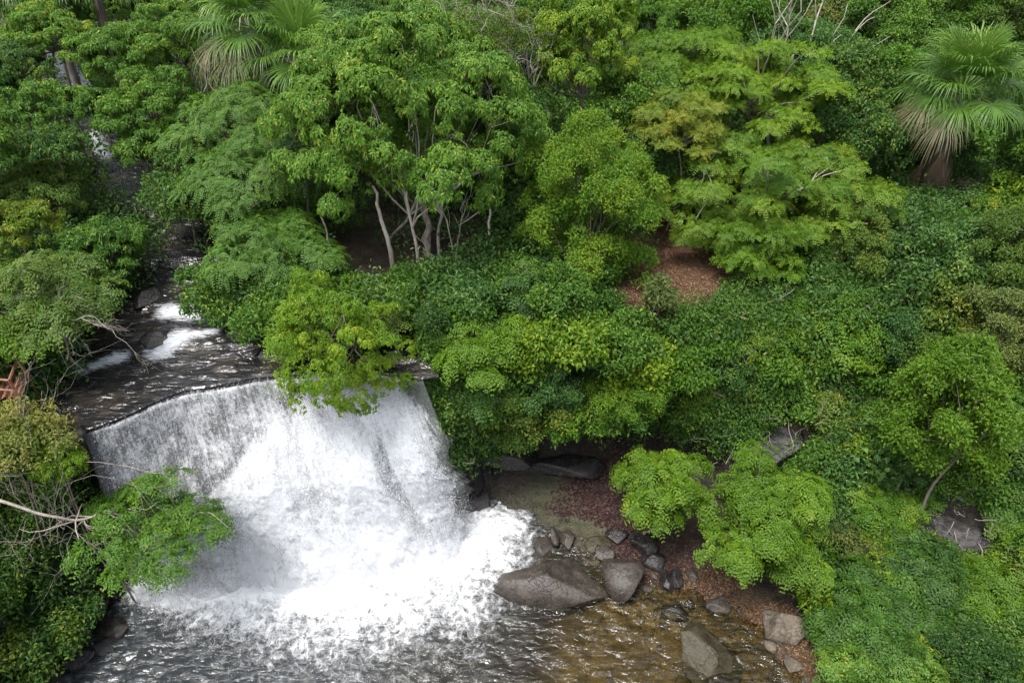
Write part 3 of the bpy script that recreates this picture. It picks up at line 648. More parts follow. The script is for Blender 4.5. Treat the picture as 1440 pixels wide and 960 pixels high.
# ------------------------------------------------------------------ waterfall
def fall_pos(s, t, layer=0):
    """s along the lip 0..1 from its near end, t down the fall 0..1"""
    lp = poly_at(lipc, s); bp = poly_at(basec, s)
    g = .22*np.sqrt(np.clip(t, 0, 1))+.78*t**1.9
    z = LIPZ*(1-t)-.12*t+.05
    # the left half drops clear, meets a sloping ledge and is thrown outwards
    led = np.exp(-((t-.42-.1*(1-s))/.2)**2)*ss(.0, .25, s)*.35
    out = unit(np.stack([.15+0*s, -1+0*s], -1))
    gx_ = np.where(s > .6, g*(1-ss(.6, 1, s))+(.25*np.sqrt(np.clip(t, 0, 1))+.75*np.clip(t, 0, 1)**1.25)*ss(.6, 1, s), g)
    gg = np.stack([gx_, g], -1); xy = lp*(1-gg)+bp*gg+out*(led+layer*.16*ss(.03, .5, t))[..., None]
    p = np.concatenate([xy, z[..., None]], -1)
    amp = .10*ss(.02, .3, t)+.9*ss(.25, 1, t)*(.5+.5*np.exp(-((s-.55)/.3)**2))
    q = np.stack([s*16, t*4.5, 0*s+layer*1.1], -1); q2 = np.stack([s*60, t*26, 0*s+layer*3.1], -1)
    dn = (fbm(q, 4, 71)-.5)*amp+(fbm(q2, 3, 75+layer)-.5)*.28*ss(.2, .6, t)
    p[..., 0] += (fbm(np.stack([s*3, t*9, s*0+layer*2.2+9], -1), 4, 79)-.5)*1.5*ss(.0, .6, t)*ss(.8, 1, s)
    p[..., 1] += .12*ss(.03, 0, t); p[..., 1] -= dn*1.3; p[..., 2] += dn*.5
    return p
def density(s, t):
    # whole fall thin streaks near the lip, dense white once it breaks
    brk = np.interp(s, [0, .07, .2, .33, .42, .5, .62, .8, 1], [.70, .62, .50, .42, .30, .16, .22, .10, .12])
    d = .48+.46*ss(brk-.05, brk+.12, t)
    d = d+.28*ss(.58, .75, s)*ss(.0, .1, t)
    d = d-.62*np.exp(-((s-.20)/.10)**2-((t-.80)/.17)**2)     # thin spray over dark rock at the near foot
    d = d-.50*np.exp(-((s-.30-.10*(t-.55))/.028)**2-((t-.62)/.10)**2)
    d = d-.40*np.exp(-((s-.235)/.025)**2-((t-.58)/.06)**2)
    d = d-.30*np.exp(-((s-.80)/.05)**2-((t-.45)/.28)**2)
    d = d-.26*np.exp(-((s-.62)/.05)**2-((t-.35)/.2)**2)
    d = d+.45*np.exp(-((s-.5)/.22)**2-((t-.85)/.3)**2)
    d = d+.15*ss(.95, 1, t)
    d = d-.5*ss(.03, 0, s)-.95*ss(.88, 1.0, s)
    return d
Vs, Fs, At = [], [], {'dens': [], 'su': [], 'tv': [], 'lay': []}
nt_ = 190; off_ = 0
for lay in range(4):
    s_, t_ = np.meshgrid(np.linspace(0, 1, NS), np.linspace(0, 1, nt_)); s_, t_ = s_, t_
    p = fall_pos(s_, t_, lay); Vs.append(p.reshape(-1, 3)); Fs.append(gridfaces(nt_, NS, off_)); off_ += NS*nt_
    brk_ = np.interp(s_, [0, .07, .2, .33, .42, .5, .62, .8, 1], [.70, .62, .50, .42, .30, .16, .10, .06, .06])
    dn = density(s_, t_)+.32*ss(.05, .0, t_)-.08*lay-.40*min(lay, 1)*ss(brk_+.1, brk_-.05, t_)*ss(.75, .5, s_)
    dn = dn+.85*(fbm(np.stack([s_*11+t_*1.5, t_*5, 0*s_], -1), 4, 83)-.5)*ss(brk_-.05, brk_+.1, t_)
    dn = dn-.62*ss(.50, .72, fbm(np.stack([s_*17-t_*1.2, t_*2.2, 0*s_+5], -1), 4, 85))*ss(brk_-.02, brk_+.1, t_)*ss(.97, .8, t_)*(.45+.55*ss(.5, .7, s_))
    At['dens'].append(dn.ravel()); At['su'].append((s_*13+lay*3.7).ravel()); At['tv'].append((t_*9.5+lay*1.3).ravel()); At['lay'].append(np.full(s_.size, lay))
m, nt, N, L = newmat('falling_white_water')
cx = N('ShaderNodeCombineXYZ'); L(attr(N, 'su').outputs['Fac'], cx.inputs[0]); L(attr(N, 'tv').outputs['Fac'], cx.inputs[1]); L(attr(N, 'lay').outputs['Fac'], cx.inputs[2])
m1 = N('ShaderNodeMapping'); m1.inputs['Scale'].default_value = (7.5, .22, 1); L(cx.outputs[0], m1.inputs[0])
m2 = N('ShaderNodeMapping'); m2.inputs['Scale'].default_value = (2.0, 1.1, 1); L(cx.outputs[0], m2.inputs[0])
st = noise(N, L, 1.3, 6, m1.outputs[0], .7, .15); gr = noise(N, L, 4.2, 8, m2.outputs[0], .85, .2); cl = noise(N, L, .8, 5, m2.outputs[0], .6, .3)
d = attr(N, 'dens').outputs['Fac']
tvv = attr(N, 'tv').outputs['Fac']
low_ = mapr(N, L, d, .45, .95, .95, .5)
k = math_n(N, L, 'ADD', d, math_n(N, L, 'MULTIPLY', math_n(N, L, 'SUBTRACT', st, .5), low_))
k = math_n(N, L, 'ADD', k, math_n(N, L, 'MULTIPLY', math_n(N, L, 'SUBTRACT', gr, .5), 2.1))
k = math_n(N, L, 'ADD', k, math_n(N, L, 'MULTIPLY', math_n(N, L, 'SUBTRACT', cl, .5), 1.5))
al = mapr(N, L, k, .16, 1.0, 0.04, 1.0)
df = N('ShaderNodeBsdfDiffuse'); df.inputs[0].default_value = (.92, .94, .97, 1)
bn = N('ShaderNodeBump'); bn.inputs['Strength'].default_value = 1; bn.inputs['Distance'].default_value = .35; L(math_n(N, L, 'ADD', gr, cl), bn.inputs['Height'])
vm = N('ShaderNodeVectorMath', operation='MULTIPLY_ADD'); L(bn.outputs[0], vm.inputs[0]); vm.inputs[1].default_value = (.9, .9, .9); vm.inputs[2].default_value = (0, -.25, .75)
vn = N('ShaderNodeVectorMath', operation='NORMALIZE'); L(vm.outputs[0], vn.inputs[0]); L(vn.outputs[0], df.inputs['Normal'])
tl = N('ShaderNodeBsdfTranslucent'); tl.inputs[0].default_value = (.87, .90, .93, 1)
wm = N('ShaderNodeMixShader'); wm.inputs[0].default_value = .18; L(df.outputs[0], wm.inputs[1]); L(tl.outputs[0], wm.inputs[2])
tp = N('ShaderNodeBsdfTransparent'); fin = N('ShaderNodeMixShader'); L(al, fin.inputs[0]); L(tp.outputs[0], fin.inputs[1]); L(wm.outputs[0], fin.inputs[2])
o = N('ShaderNodeOutputMaterial'); L(fin.outputs[0], o.inputs[0]); FALLM = m
WF = mesh_obj('waterfall', np.concatenate(Vs), np.concatenate(Fs), m, None, {k: np.concatenate(v) for k, v in At.items()}, True)
tag(WF, kind='structure')

# droplets thrown off the fall and the plunge zone
rng = np.random.default_rng(5)
n = 260000; s_ = rng.random(n); t_ = rng.random(n)**.8; pr = np.clip(density(s_, t_)-.1, .05, 1)**2; kp = rng.random(n) < pr; s_, t_ = s_[kp], t_[kp]
P = fall_pos(s_, t_, 4)+rng.normal(0, .10, (len(s_), 3))+np.array([0, -.10, 0])
nb_ = 36000; u_ = rng.random(nb_); bq = poly_at(basec, u_); rr_ = np.abs(rng.normal(0, 1.0, nb_))*np.interp(u_, [0, .3, .6, 1], [.4, 1.3, 1.5, .9])
B = np.stack([bq[:, 0]+rng.normal(0, .5, nb_)+.25*rr_*(u_-.4), bq[:, 1]+.3-rr_, .1+np.abs(rng.normal(0, .45, nb_))*np.exp(-rr_*.5)], -1)
P = np.concatenate([P, B]); n = len(P); sz = rng.uniform(.006, .018, n)*np.where(rng.random(n) < .06, 1.6, 1)
A = unit(rng.normal(0, 1, (n, 3))); Bv = unit(np.cross(A, rng.normal(0, 1, (n, 3)))); Z = np.zeros((n, 3)); Z[:, 2] = -.35*sz
V = np.stack([P-A*sz[:, None], P-Bv*sz[:, None]+Z, P+A*sz[:, None], P+Bv*sz[:, None]-Z*2], 1)
m, nt, N, L = newmat('water_droplets'); df = N('ShaderNodeBsdfDiffuse'); df.inputs[0].default_value = (.88, .90, .93, 1); tl = N('ShaderNodeBsdfTranslucent'); tl.inputs[0].default_value = (.88, .9, .93, 1)
wm = N('ShaderNodeMixShader'); wm.inputs[0].default_value = .4; L(df.outputs[0], wm.inputs[1]); L(tl.outputs[0], wm.inputs[2]); o = N('ShaderNodeOutputMaterial'); L(wm.outputs[0], o.inputs[0])
tag(mesh_obj('spray', V.reshape(-1, 3), np.arange(n*4).reshape(-1, 4), m), kind='stuff')
# ------------------------------------------------------------------ forest
G1 = 'forest trees on the plateau'
T = lambda label, style, mat, px, py, rx, q=.75, hc=5, **kw: tree(kw.pop('name', 'forest_tree'), label, 'tree', style, mat, px, py, rx, q, hc, group=kw.pop('group', G1), **kw)
# the big crowns one sees first
T('largest domed tree with drooping glossy leaf tufts, bare pale stems below, above the waterfall', 'mango', 'mango', 582, 200, 186, .92, Y=31.5, base=(-4.2, 30.2), name='domed_tree', forks=4, twigs=50, bark=PALE, nl=70, maxn=320000, lumps=7, rs=.6, low=-.22, lobe=.31, spread=.74, jit=(.94, 1.05), tone=.5, L=.20, W=.09, cover=6, tv=.10)
T('bright fresh green rounded tree just behind the dark vine wall, beside the dirt path', 'fine', 'fresh', 832, 285, 108, 1.15, Y=28.4, name='broadleaf_tree', twigs=30, nl=30, low=-.95, rs=.5, tone=.62, maxn=170000)
T('tall bright green tree with big drooping leaves, behind the fresh green rounded tree', 'round', 'fresh', 822, 78, 78, 1.35, Y=36, name='broadleaf_tree', nl=30, twigs=20, tone=.72)
T('wide yellow green tree with flat layered sprays, upslope of the dirt path', 'layer', 'amber', 1085, 275, 150, .62, Y=31, name='layered_tree', nl=80, twigs=60, bark=PALE, lumps=4, tone=.5, forks=3, lobe=.2, low=-.5, maxn=200000, tv=.3)
T('lime green tree with flat layered sprays behind the wide yellow green one', 'layer', 'lime', 1062, 135, 105, .6, Y=37, name='layered_tree', nl=50, lobe=.22, lumps=5, low=-.4, twigs=20, tone=.55, maxn=160000)
T('yellow orange tipped tree with thin grey stems, uphill end of the dirt path', 'layer', 'orange', 958, 185, 62, .75, Y=32.5, name='layered_tree', nl=22, lobe=.28, twigs=20, bark=PALE, tone=.6, rs=.6)
T('green tree with drooping flat sprays hanging over the dirt path', 'layer', 'lime', 1062, 350, 66, .85, Y=27.4, name='layered_tree', nl=30, lobe=.25, low=-.7, twigs=24, tone=.3, bark=PALE)
T('bluish green fern-leaved tree with smooth sloping sprays, beside the domed tree', 'feather', 'feather', 385, 355, 74, .8, Y=27.5, name='feathery_tree', nl=12, tone=.42, tv=.1)
T('feathery dark green tree arching toward the river', 'feather', 'feather', 345, 265, 78, .75, Y=30.5, name='feathery_tree', nl=13, tone=.40, tv=.1)
T('feathery tree with broad fern-like layers at the foot of the twin palms', 'feather', 'feather', 345, 185, 88, .55, Y=34, name='feathery_tree', nl=14, tone=.45, tv=.1)
T('fine-leaved dark feathery tree between the twin palms and the domed tree', 'feather', 'feather', 478, 135, 58, .6, Y=36, name='feathery_tree', tone=.55, tv=.1)
T('lime yellow tree with rounded leaf clumps leaning over the lip of the waterfall', 'round', 'lime', 474, 492, 100, 1.12, Y=22.2, base=(-4.6, 24.6), name='lime_tree', nl=34, low=-.8, twigs=40, tone=.58, ls=.72, bark=BARK, rs=.6, maxn=160000, dens=.5, jit=(.7, 1.25))
T('bright green fine-leaved tree on the rocks beside the big boulder', 'compound', 'lime', 928, 690, 56, 1.25, Y=20.6, base=(6.8, 20.9), name='bank_tree', nl=17, twigs=24, tone=.34, forks=2, tv=.36, lobe=.33, spread=.75)
T('bright green tree with drooping fine leaves overhanging the tan sandy bank', 'compound', 'lime', 1072, 742, 80, 1.25, Y=19.0, base=(9.6, 19.8), name='bank_tree', nl=26, twigs=40, tone=.30, forks=3, tv=.36, lobe=.32, spread=.76)
T('lime green tree with bright leaf tufts standing on the overgrown slope above the layered rock', 'broad', 'lime', 1335, 575, 80, 1.55, Y=20.6, name='slope_tree', nl=24, twigs=40, tone=.24, forks=2, ls=.85)
T('small tree with yellow green drooping leaves growing from the cliff right of the falls', 'compound', 'lime', 680, 490, 62, .75, Y=23.0, base=(-1.2, 25.0), name='cliff_tree', nl=12, twigs=16, tone=.27)
T('green tree on a long pale bare branch reaching over the near end of the falls', 'compound', 'fresh', 212, 750, 92, .7, Y=16.8, base=(-20.9, 16.2), name='leaning_tree', nl=15, dens=.55, lobe=.3, spread=.78, twigs=24, tone=.30, bark=PALE, trunk=False)
T('soft olive green tree beside the dry straw tufts at the edge of the slope', 'fine', 'olive', 1422, 345, 62, .9, Y=26.5, nl=14, tone=.38)
T('soft olive tree standing lower on the slope, behind the lime green slope tree', 'fine', 'grey', 1425, 470, 66, 1.0, Y=23, nl=15, tone=.5)
T('yellow orange leaved crown at the river edge, brightest on the near bank', 'round', 'orange', 22, 322, 52, .7, Y=27, name='broadleaf_tree', tone=.45)
T('yellow green rounded tree behind the orange leaved crown', 'round', 'olive', 56, 272, 66, .6, Y=31.5, name='broadleaf_tree', tone=.35)
T('dark green tree with bright tips above the black river pool', 'round', 'mid', 150, 352, 66, .75, Y=27.5, base=(-19.5, 27.3), name='broadleaf_tree', tone=.4, tv=.3, hc=4)
T('yellow green drooping tree with dry grey twigs above the wooden walkway', 'compound', 'olive', 62, 425, 92, .62, Y=22.5, name='drooping_tree', tone=.45, nl=18, twigs=40, bark=PALE)
T('second drooping yellow green tree, partly over the railing', 'compound', 'lime', 2, 478, 58, .6, Y=20.6, name='drooping_tree', tone=.3, nl=12, twigs=30, bark=PALE)
T('dark glossy shrubby tree crowding the river below the feathery trees', 'broad', 'dark', 262, 285, 56, .8, Y=31, name='river_tree', tone=.55)
T('dark green tree drooping over the first river step', 'broad', 'mid', 325, 418, 62, .85, Y=25.8, base=(-10.4, 26.8), name='river_tree', tone=.38)
T('yellow green leafy tree between the feathery trees and the river', 'broad', 'olive', 275, 215, 42, .8, Y=34, name='river_tree', tone=.42)
# rear rows
ROW = [
 ('rounded green tree with yellowish top in front of the skirted palms', 'round', 'mango', 66, 52, 50, .62, 41, .55),
 ('small dark crown tucked under the rounded yellowish topped tree', 'round', 'dark', 22, 92, 40, .7, 38, .6),
 ('wide mid green crown with bare stems showing beneath it, near the white rapids', 'round', 'mid', 68, 155, 52, .6, 34.5, .45),
 ('lower dark crown on the river bank beside the narrow rapids', 'round', 'dark', 76, 208, 38, .6, 32, .6),
 ('broad lumpy canopy tree in front of the dark palm trunks', 'round', 'mango', 172, 78, 62, .6, 40, .42),
 ('bright topped lumpy tree next to the broad lumpy canopy', 'round', 'mango', 252, 62, 66, .62, 41, .42),
 ('low lumpy tree behind the river with yellow tinted side', 'round', 'mango', 208, 150, 62, .62, 36, .42),
 ('small dense tree right beside the narrow white rapids', 'round', 'mid', 200, 210, 29, .9, 33.5, .45),
 ('lumpy tree with yellow shoot below the palm row', 'round', 'mango', 272, 20, 56, .6, 46, .48),
 ('smooth dark green tree behind the twin palms', 'fine', 'mid', 450, 18, 56, .8, 45, .45),
 ('grey green bushy tree beside the twin palms', 'fine', 'blue', 505, 55, 48, .9, 42, .5),
 ('domed green tree behind the largest domed tree', 'round', 'mango', 600, 55, 66, .55, 42.5, .42),
 ('rounded tree in the rear row, beyond the domed green one', 'round', 'mid', 575, 12, 56, .6, 49, .5),
 ('olive green flat crowned tree behind the bare pink stems', 'layer', 'olive', 668, 28, 52, .6, 45, .4),
 ('soft bright tree behind the tall bright green tree', 'round', 'fresh', 905, 42, 44, .95, 44, .3),
 ('bright layered tree between the tall tree and the lime one', 'layer', 'lime', 958, 92, 62, .62, 40, .3),
 ('bluish green leafy tree in the rear row beyond the lime tree', 'broad', 'mid', 990, 28, 58, .7, 46, .55),
 ('light green tree in the rear row with the pale forked trunk beside it', 'broad', 'fresh', 1060, 30, 44, .8, 45, .2),
 ('dark blue green tree around the pale forked trunk', 'fine', 'blue', 1130, 72, 56, .85, 42, .5),
 ('grey green airy tree beyond the pale forked trunk', 'fine', 'grey', 1195, 28, 56, .7, 47, .5),
 ('dense green tree with thin pale stem showing in its middle', 'broad', 'mid', 1262, 50, 58, .8, 44, .45),
 ('bright green tree behind the big fan palm', 'broad', 'fresh', 1335, 18, 62, .7, 46, .25),
 ('yellow green tree farthest along the rear row beyond the big fan palm', 'fine', 'olive', 1418, 32, 46, .8, 44, .3),
 ('dark rounded tree between the lime tree and the big fan palm', 'broad', 'dark', 1175, 125, 62, .75, 38, .65),
 ('bright topped tree in front of the dark gap near the big fan palm', 'broad', 'fresh', 1245, 105, 56, .7, 39, .2),
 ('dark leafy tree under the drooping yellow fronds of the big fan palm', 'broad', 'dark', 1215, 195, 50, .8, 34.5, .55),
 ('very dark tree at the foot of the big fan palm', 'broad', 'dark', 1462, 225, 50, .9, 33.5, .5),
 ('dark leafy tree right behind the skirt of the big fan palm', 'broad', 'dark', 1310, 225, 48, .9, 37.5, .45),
 ('leafy bluish green tree filling the hollow behind the domed tree', 'broad', 'blue', 700, 155, 50, .9, 36.5, .4),
 ('dark leafy tree between the domed tree and the tall bright tree', 'broad', 'dark', 745, 95, 40, 1.0, 41, .5),
 ('leafy mid green tree under the tall bright tree', 'broad', 'mid', 895, 140, 46, .8, 35.5, .5),
 ('dark fern-leaved tree under the domed tree on its river side', 'feather', 'dark', 430, 235, 42, .9, 31, .6),
 ('dark green tree in the shaded hollow behind the dirt path', 'broad', 'dark', 905, 235, 42, .8, 33, .5),
 ('green leafy crown between the feathery trees and the lime tree at the falls', 'broad', 'mid', 400, 420, 44, .8, 25.3, .5),
]
for (lb, st, mt_, px, py, rx, q, Yd, tn) in ROW:
    T(lb, st, mt_, px, py, rx*1.2, q, Y=Yd, tone=tn, name={'round': 'broadleaf_tree', 'broad': 'leafy_tree', 'fine': 'fine_leaved_tree', 'layer': 'layered_tree', 'feather': 'feathery_tree'}[st], twigs=8)
for i, (px, py, rx, Yd, mt_, st) in enumerate([(30, -30, 70, 56, 'mid', 'round'), (330, -40, 70, 56, 'mid', 'round'), (420, -45, 60, 58, 'mid', 'fine'), (510, -30, 60, 55, 'mid', 'round'), (640, -35, 62, 55, 'mid', 'round'), (730, -25, 60, 53, 'mid', 'broad'),
        (850, -50, 70, 56, 'fresh', 'broad'), (960, -45, 64, 56, 'mid', 'broad'), (1080, -40, 70, 56, 'mid', 'fine'), (1190, -45, 66, 58, 'mid', 'broad'), (1290, -45, 64, 56, 'mid', 'broad'), (1400, -40, 66, 55, 'mid', 'broad'), (60, 10, 60, 52, 'mid', 'round'), (180, 15, 56, 52, 'mid', 'round'), (250, -10, 60, 55, 'mid', 'round'), (1120, 5, 56, 50, 'mid', 'broad'), (880, 0, 56, 50, 'mid', 'broad'), (760, 10, 50, 50, 'mid', 'broad'), (1500, 60, 70, 44, 'mid', 'broad'), (-60, 120, 70, 36, 'dark', 'round'), (-50, 230, 70, 30, 'mid', 'round'), (1500, 200, 70, 33, 'mid', 'broad')]):
    T('green forest tree in the last row seen beyond the rear canopy', st, mt_, px, py, rx*1.15, .85, Y=Yd, name='rear_tree', twigs=3, dens=.8, group='trees of the last row beyond the canopy')

# bare and twiggy stems
def at(px, py, Y): return on_y(px, py, Y)[0]
p0 = at(757, 150, 37); g0 = (p0[0], p0[1], H(p0[0], p0[1]))
twig_tree('bare_tree', 'nearly leafless tree with pinkish grey fanned branches behind the domed tree', 'tree', PALE, (p0[0]+.2, 37.2, p0[2]-1.5), [at(690, 20, 38), at(650, 75, 37), at(730, 15, 37), at(760, 60, 36), at(700, 95, 36)], .085, 4, 4, .38, G1)
T('thin olive leaf veil over the pinkish bare branches', 'sparse', 'olive', 690, 55, 62, .6, Y=37, name='sparse_tree', tone=.5, twigs=20, bark=PALE)
a_ = at(1140, 75, 40); twig_tree('bare_tree', 'pale forked trunk rising between dark crowns in the rear row', 'tree', PALE, (a_[0], 40, H(a_[0], 40)), [at(1124, -8, 40), at(1160, 30, 40)], .12, 8, 2, .2, G1)
a_ = at(1278, 85, 41); twig_tree('bare_tree', 'thin pale upright stem in front of the dense green rear tree', 'tree', PALE, (a_[0], 41, H(a_[0], 41)), [at(1272, 20, 41)], .06, 9, 0, .2, G1)
a_ = at(300, 118, 38); twig_tree('bare_tree', 'small leafless whitish tree in the dark gap below the twin palms', 'tree', PALE, (a_[0], 38, H(a_[0], 38)+1.5), [at(262, 98, 37.5), at(292, 76, 38), at(312, 95, 38)], .07, 10, 2, .45, G1)
a_ = at(640, 360, 28.5); twig_tree('bare_tree', 'leafless grey sapling arching under the domed tree', 'tree', PALE, (a_[0], 28.5, H(a_[0], 28.5)), [at(648, 285, 28.5), at(625, 290, 28)], .05, 11, 2, .35, G1)
def stem(label, pts, r, mat=PALE, r1=None, nm='slender_tree'):
    P = np.array([at(*p) for p in pts]); 
    g = H(P[0][0], P[0][1]); P[0][2] = max(g-.1, min(P[0][2], g+3))
    base = P[0].copy(); tb = Tubes(); u = np.linspace(0, 1, 14); Q = np.stack([np.interp(u, np.linspace(0, 1, len(P)), P[:, i]) for i in range(3)], -1)
    Q[1:-1] += np.random.default_rng(int(pts[0][0])).normal(0, r*.5, (12, 3)); tb.add(Q-base, np.linspace(r, r1 or r*.5, 14), 8)
    o = tb.build(nm, mat, None, None); o.location = base; return tag(o, label, 'bare tree', 'bare trees under the canopy')
stem('straight slanting grey trunk leaning up into the domed tree', [(556, 378, 28.5), (540, 320, 29), (524, 262, 30)], .13)
stem('thick upright grey trunk in the shade under the domed tree', [(603, 362, 29), (600, 300, 30), (596, 245, 31)], .2, BARK)
stem('thin grey trunk under the crown edge of the domed tree, nearest the rounded fresh tree', [(688, 330, 29), (688, 270, 30), (680, 240, 31)], .06)
stem('thin leaning stem at the foot of the feathery tree', [(502, 400, 27), (470, 360, 27.5), (450, 300, 28)], .07, BARK)

# ------------------------------------------------------------------ palms
palm('big fan palm with a skirt of grey and brown dead fronds on the slope', 1352, 132, 5, Y=34.5, nf=30, dead=17, seed=4, Rf=1.75, Lp=2.0, segs=84, yellow=2, side=pi*1.12, skirt=1.15)
palm('fan palm with upright fronds, farther one of the pair behind the feathery trees', 362, 42, 6, Y=38.5, nf=18, dead=2, seed=11, Rf=2.0, Lp=2.0, segs=70, yellow=2, side=pi*1.25)
palm('fan palm with spreading fronds, nearer one of the pair behind feathery trees', 425, 82, 6, Y=37, nf=16, dead=0, seed=12, Rf=1.9, Lp=1.7, segs=70, yellow=0)
palm('fan palm with hanging brown skirt and dark trunk beside the river gap', 132, -18, 6, Y=47, nf=14, dead=8, seed=13, Rf=1.6, Lp=1.7, segs=60, yellow=0)
palm('fan palm whose yellowish fronds brush the rounded yellowish topped tree', 22, 2, 6, Y=46, nf=14, dead=6, seed=14, Rf=1.8, Lp=1.9, segs=60, yellow=1)
palm('fan palm with pale brown skirt between two dark trunks', 62, -12, 6, Y=50, nf=12, dead=8, seed=15, Rf=1.6, Lp=1.7, segs=56, yellow=0)
palm('fan palm with grey skirt above the lumpy canopy trees', 190, -20, 6, Y=52, nf=12, dead=7, seed=16, Rf=1.6, Lp=1.7, segs=56, yellow=0)

# the leaning tree's bare branch
rt = [o for o in C.objects if o.name.startswith('leaning_tree')][0]
tb = Tubes(); b0 = np.array(rt.location); pts = np.array([at(-45, 690, 16.3), at(15, 708, 16.2), at(60, 724, 16.2), at(85, 727, 16.3), at(105, 733, 16.5), at(130, 727, 16.8), at(150, 716, 16.9), at(215, 745, 16.9), at(250, 740, 16.8)])-b0
P = np.r_[[[0, 0, 0]], pts]; u = np.linspace(0, 1, 40); Q = smooth_poly(P, 40); tb.add(Q, np.linspace(.075, .03, 40), 8)
rng = np.random.default_rng(3)
for k_ in range(26):
    a_ = Q[rng.integers(24, 38)]; tb.bend(rng, a_, a_+np.array([rng.normal(0, 1.3), rng.normal(0, .5), rng.normal(-.25, .6)]), .03, .008, 5, .12, 0, 4)
tb.build('branch', PALE, rt)

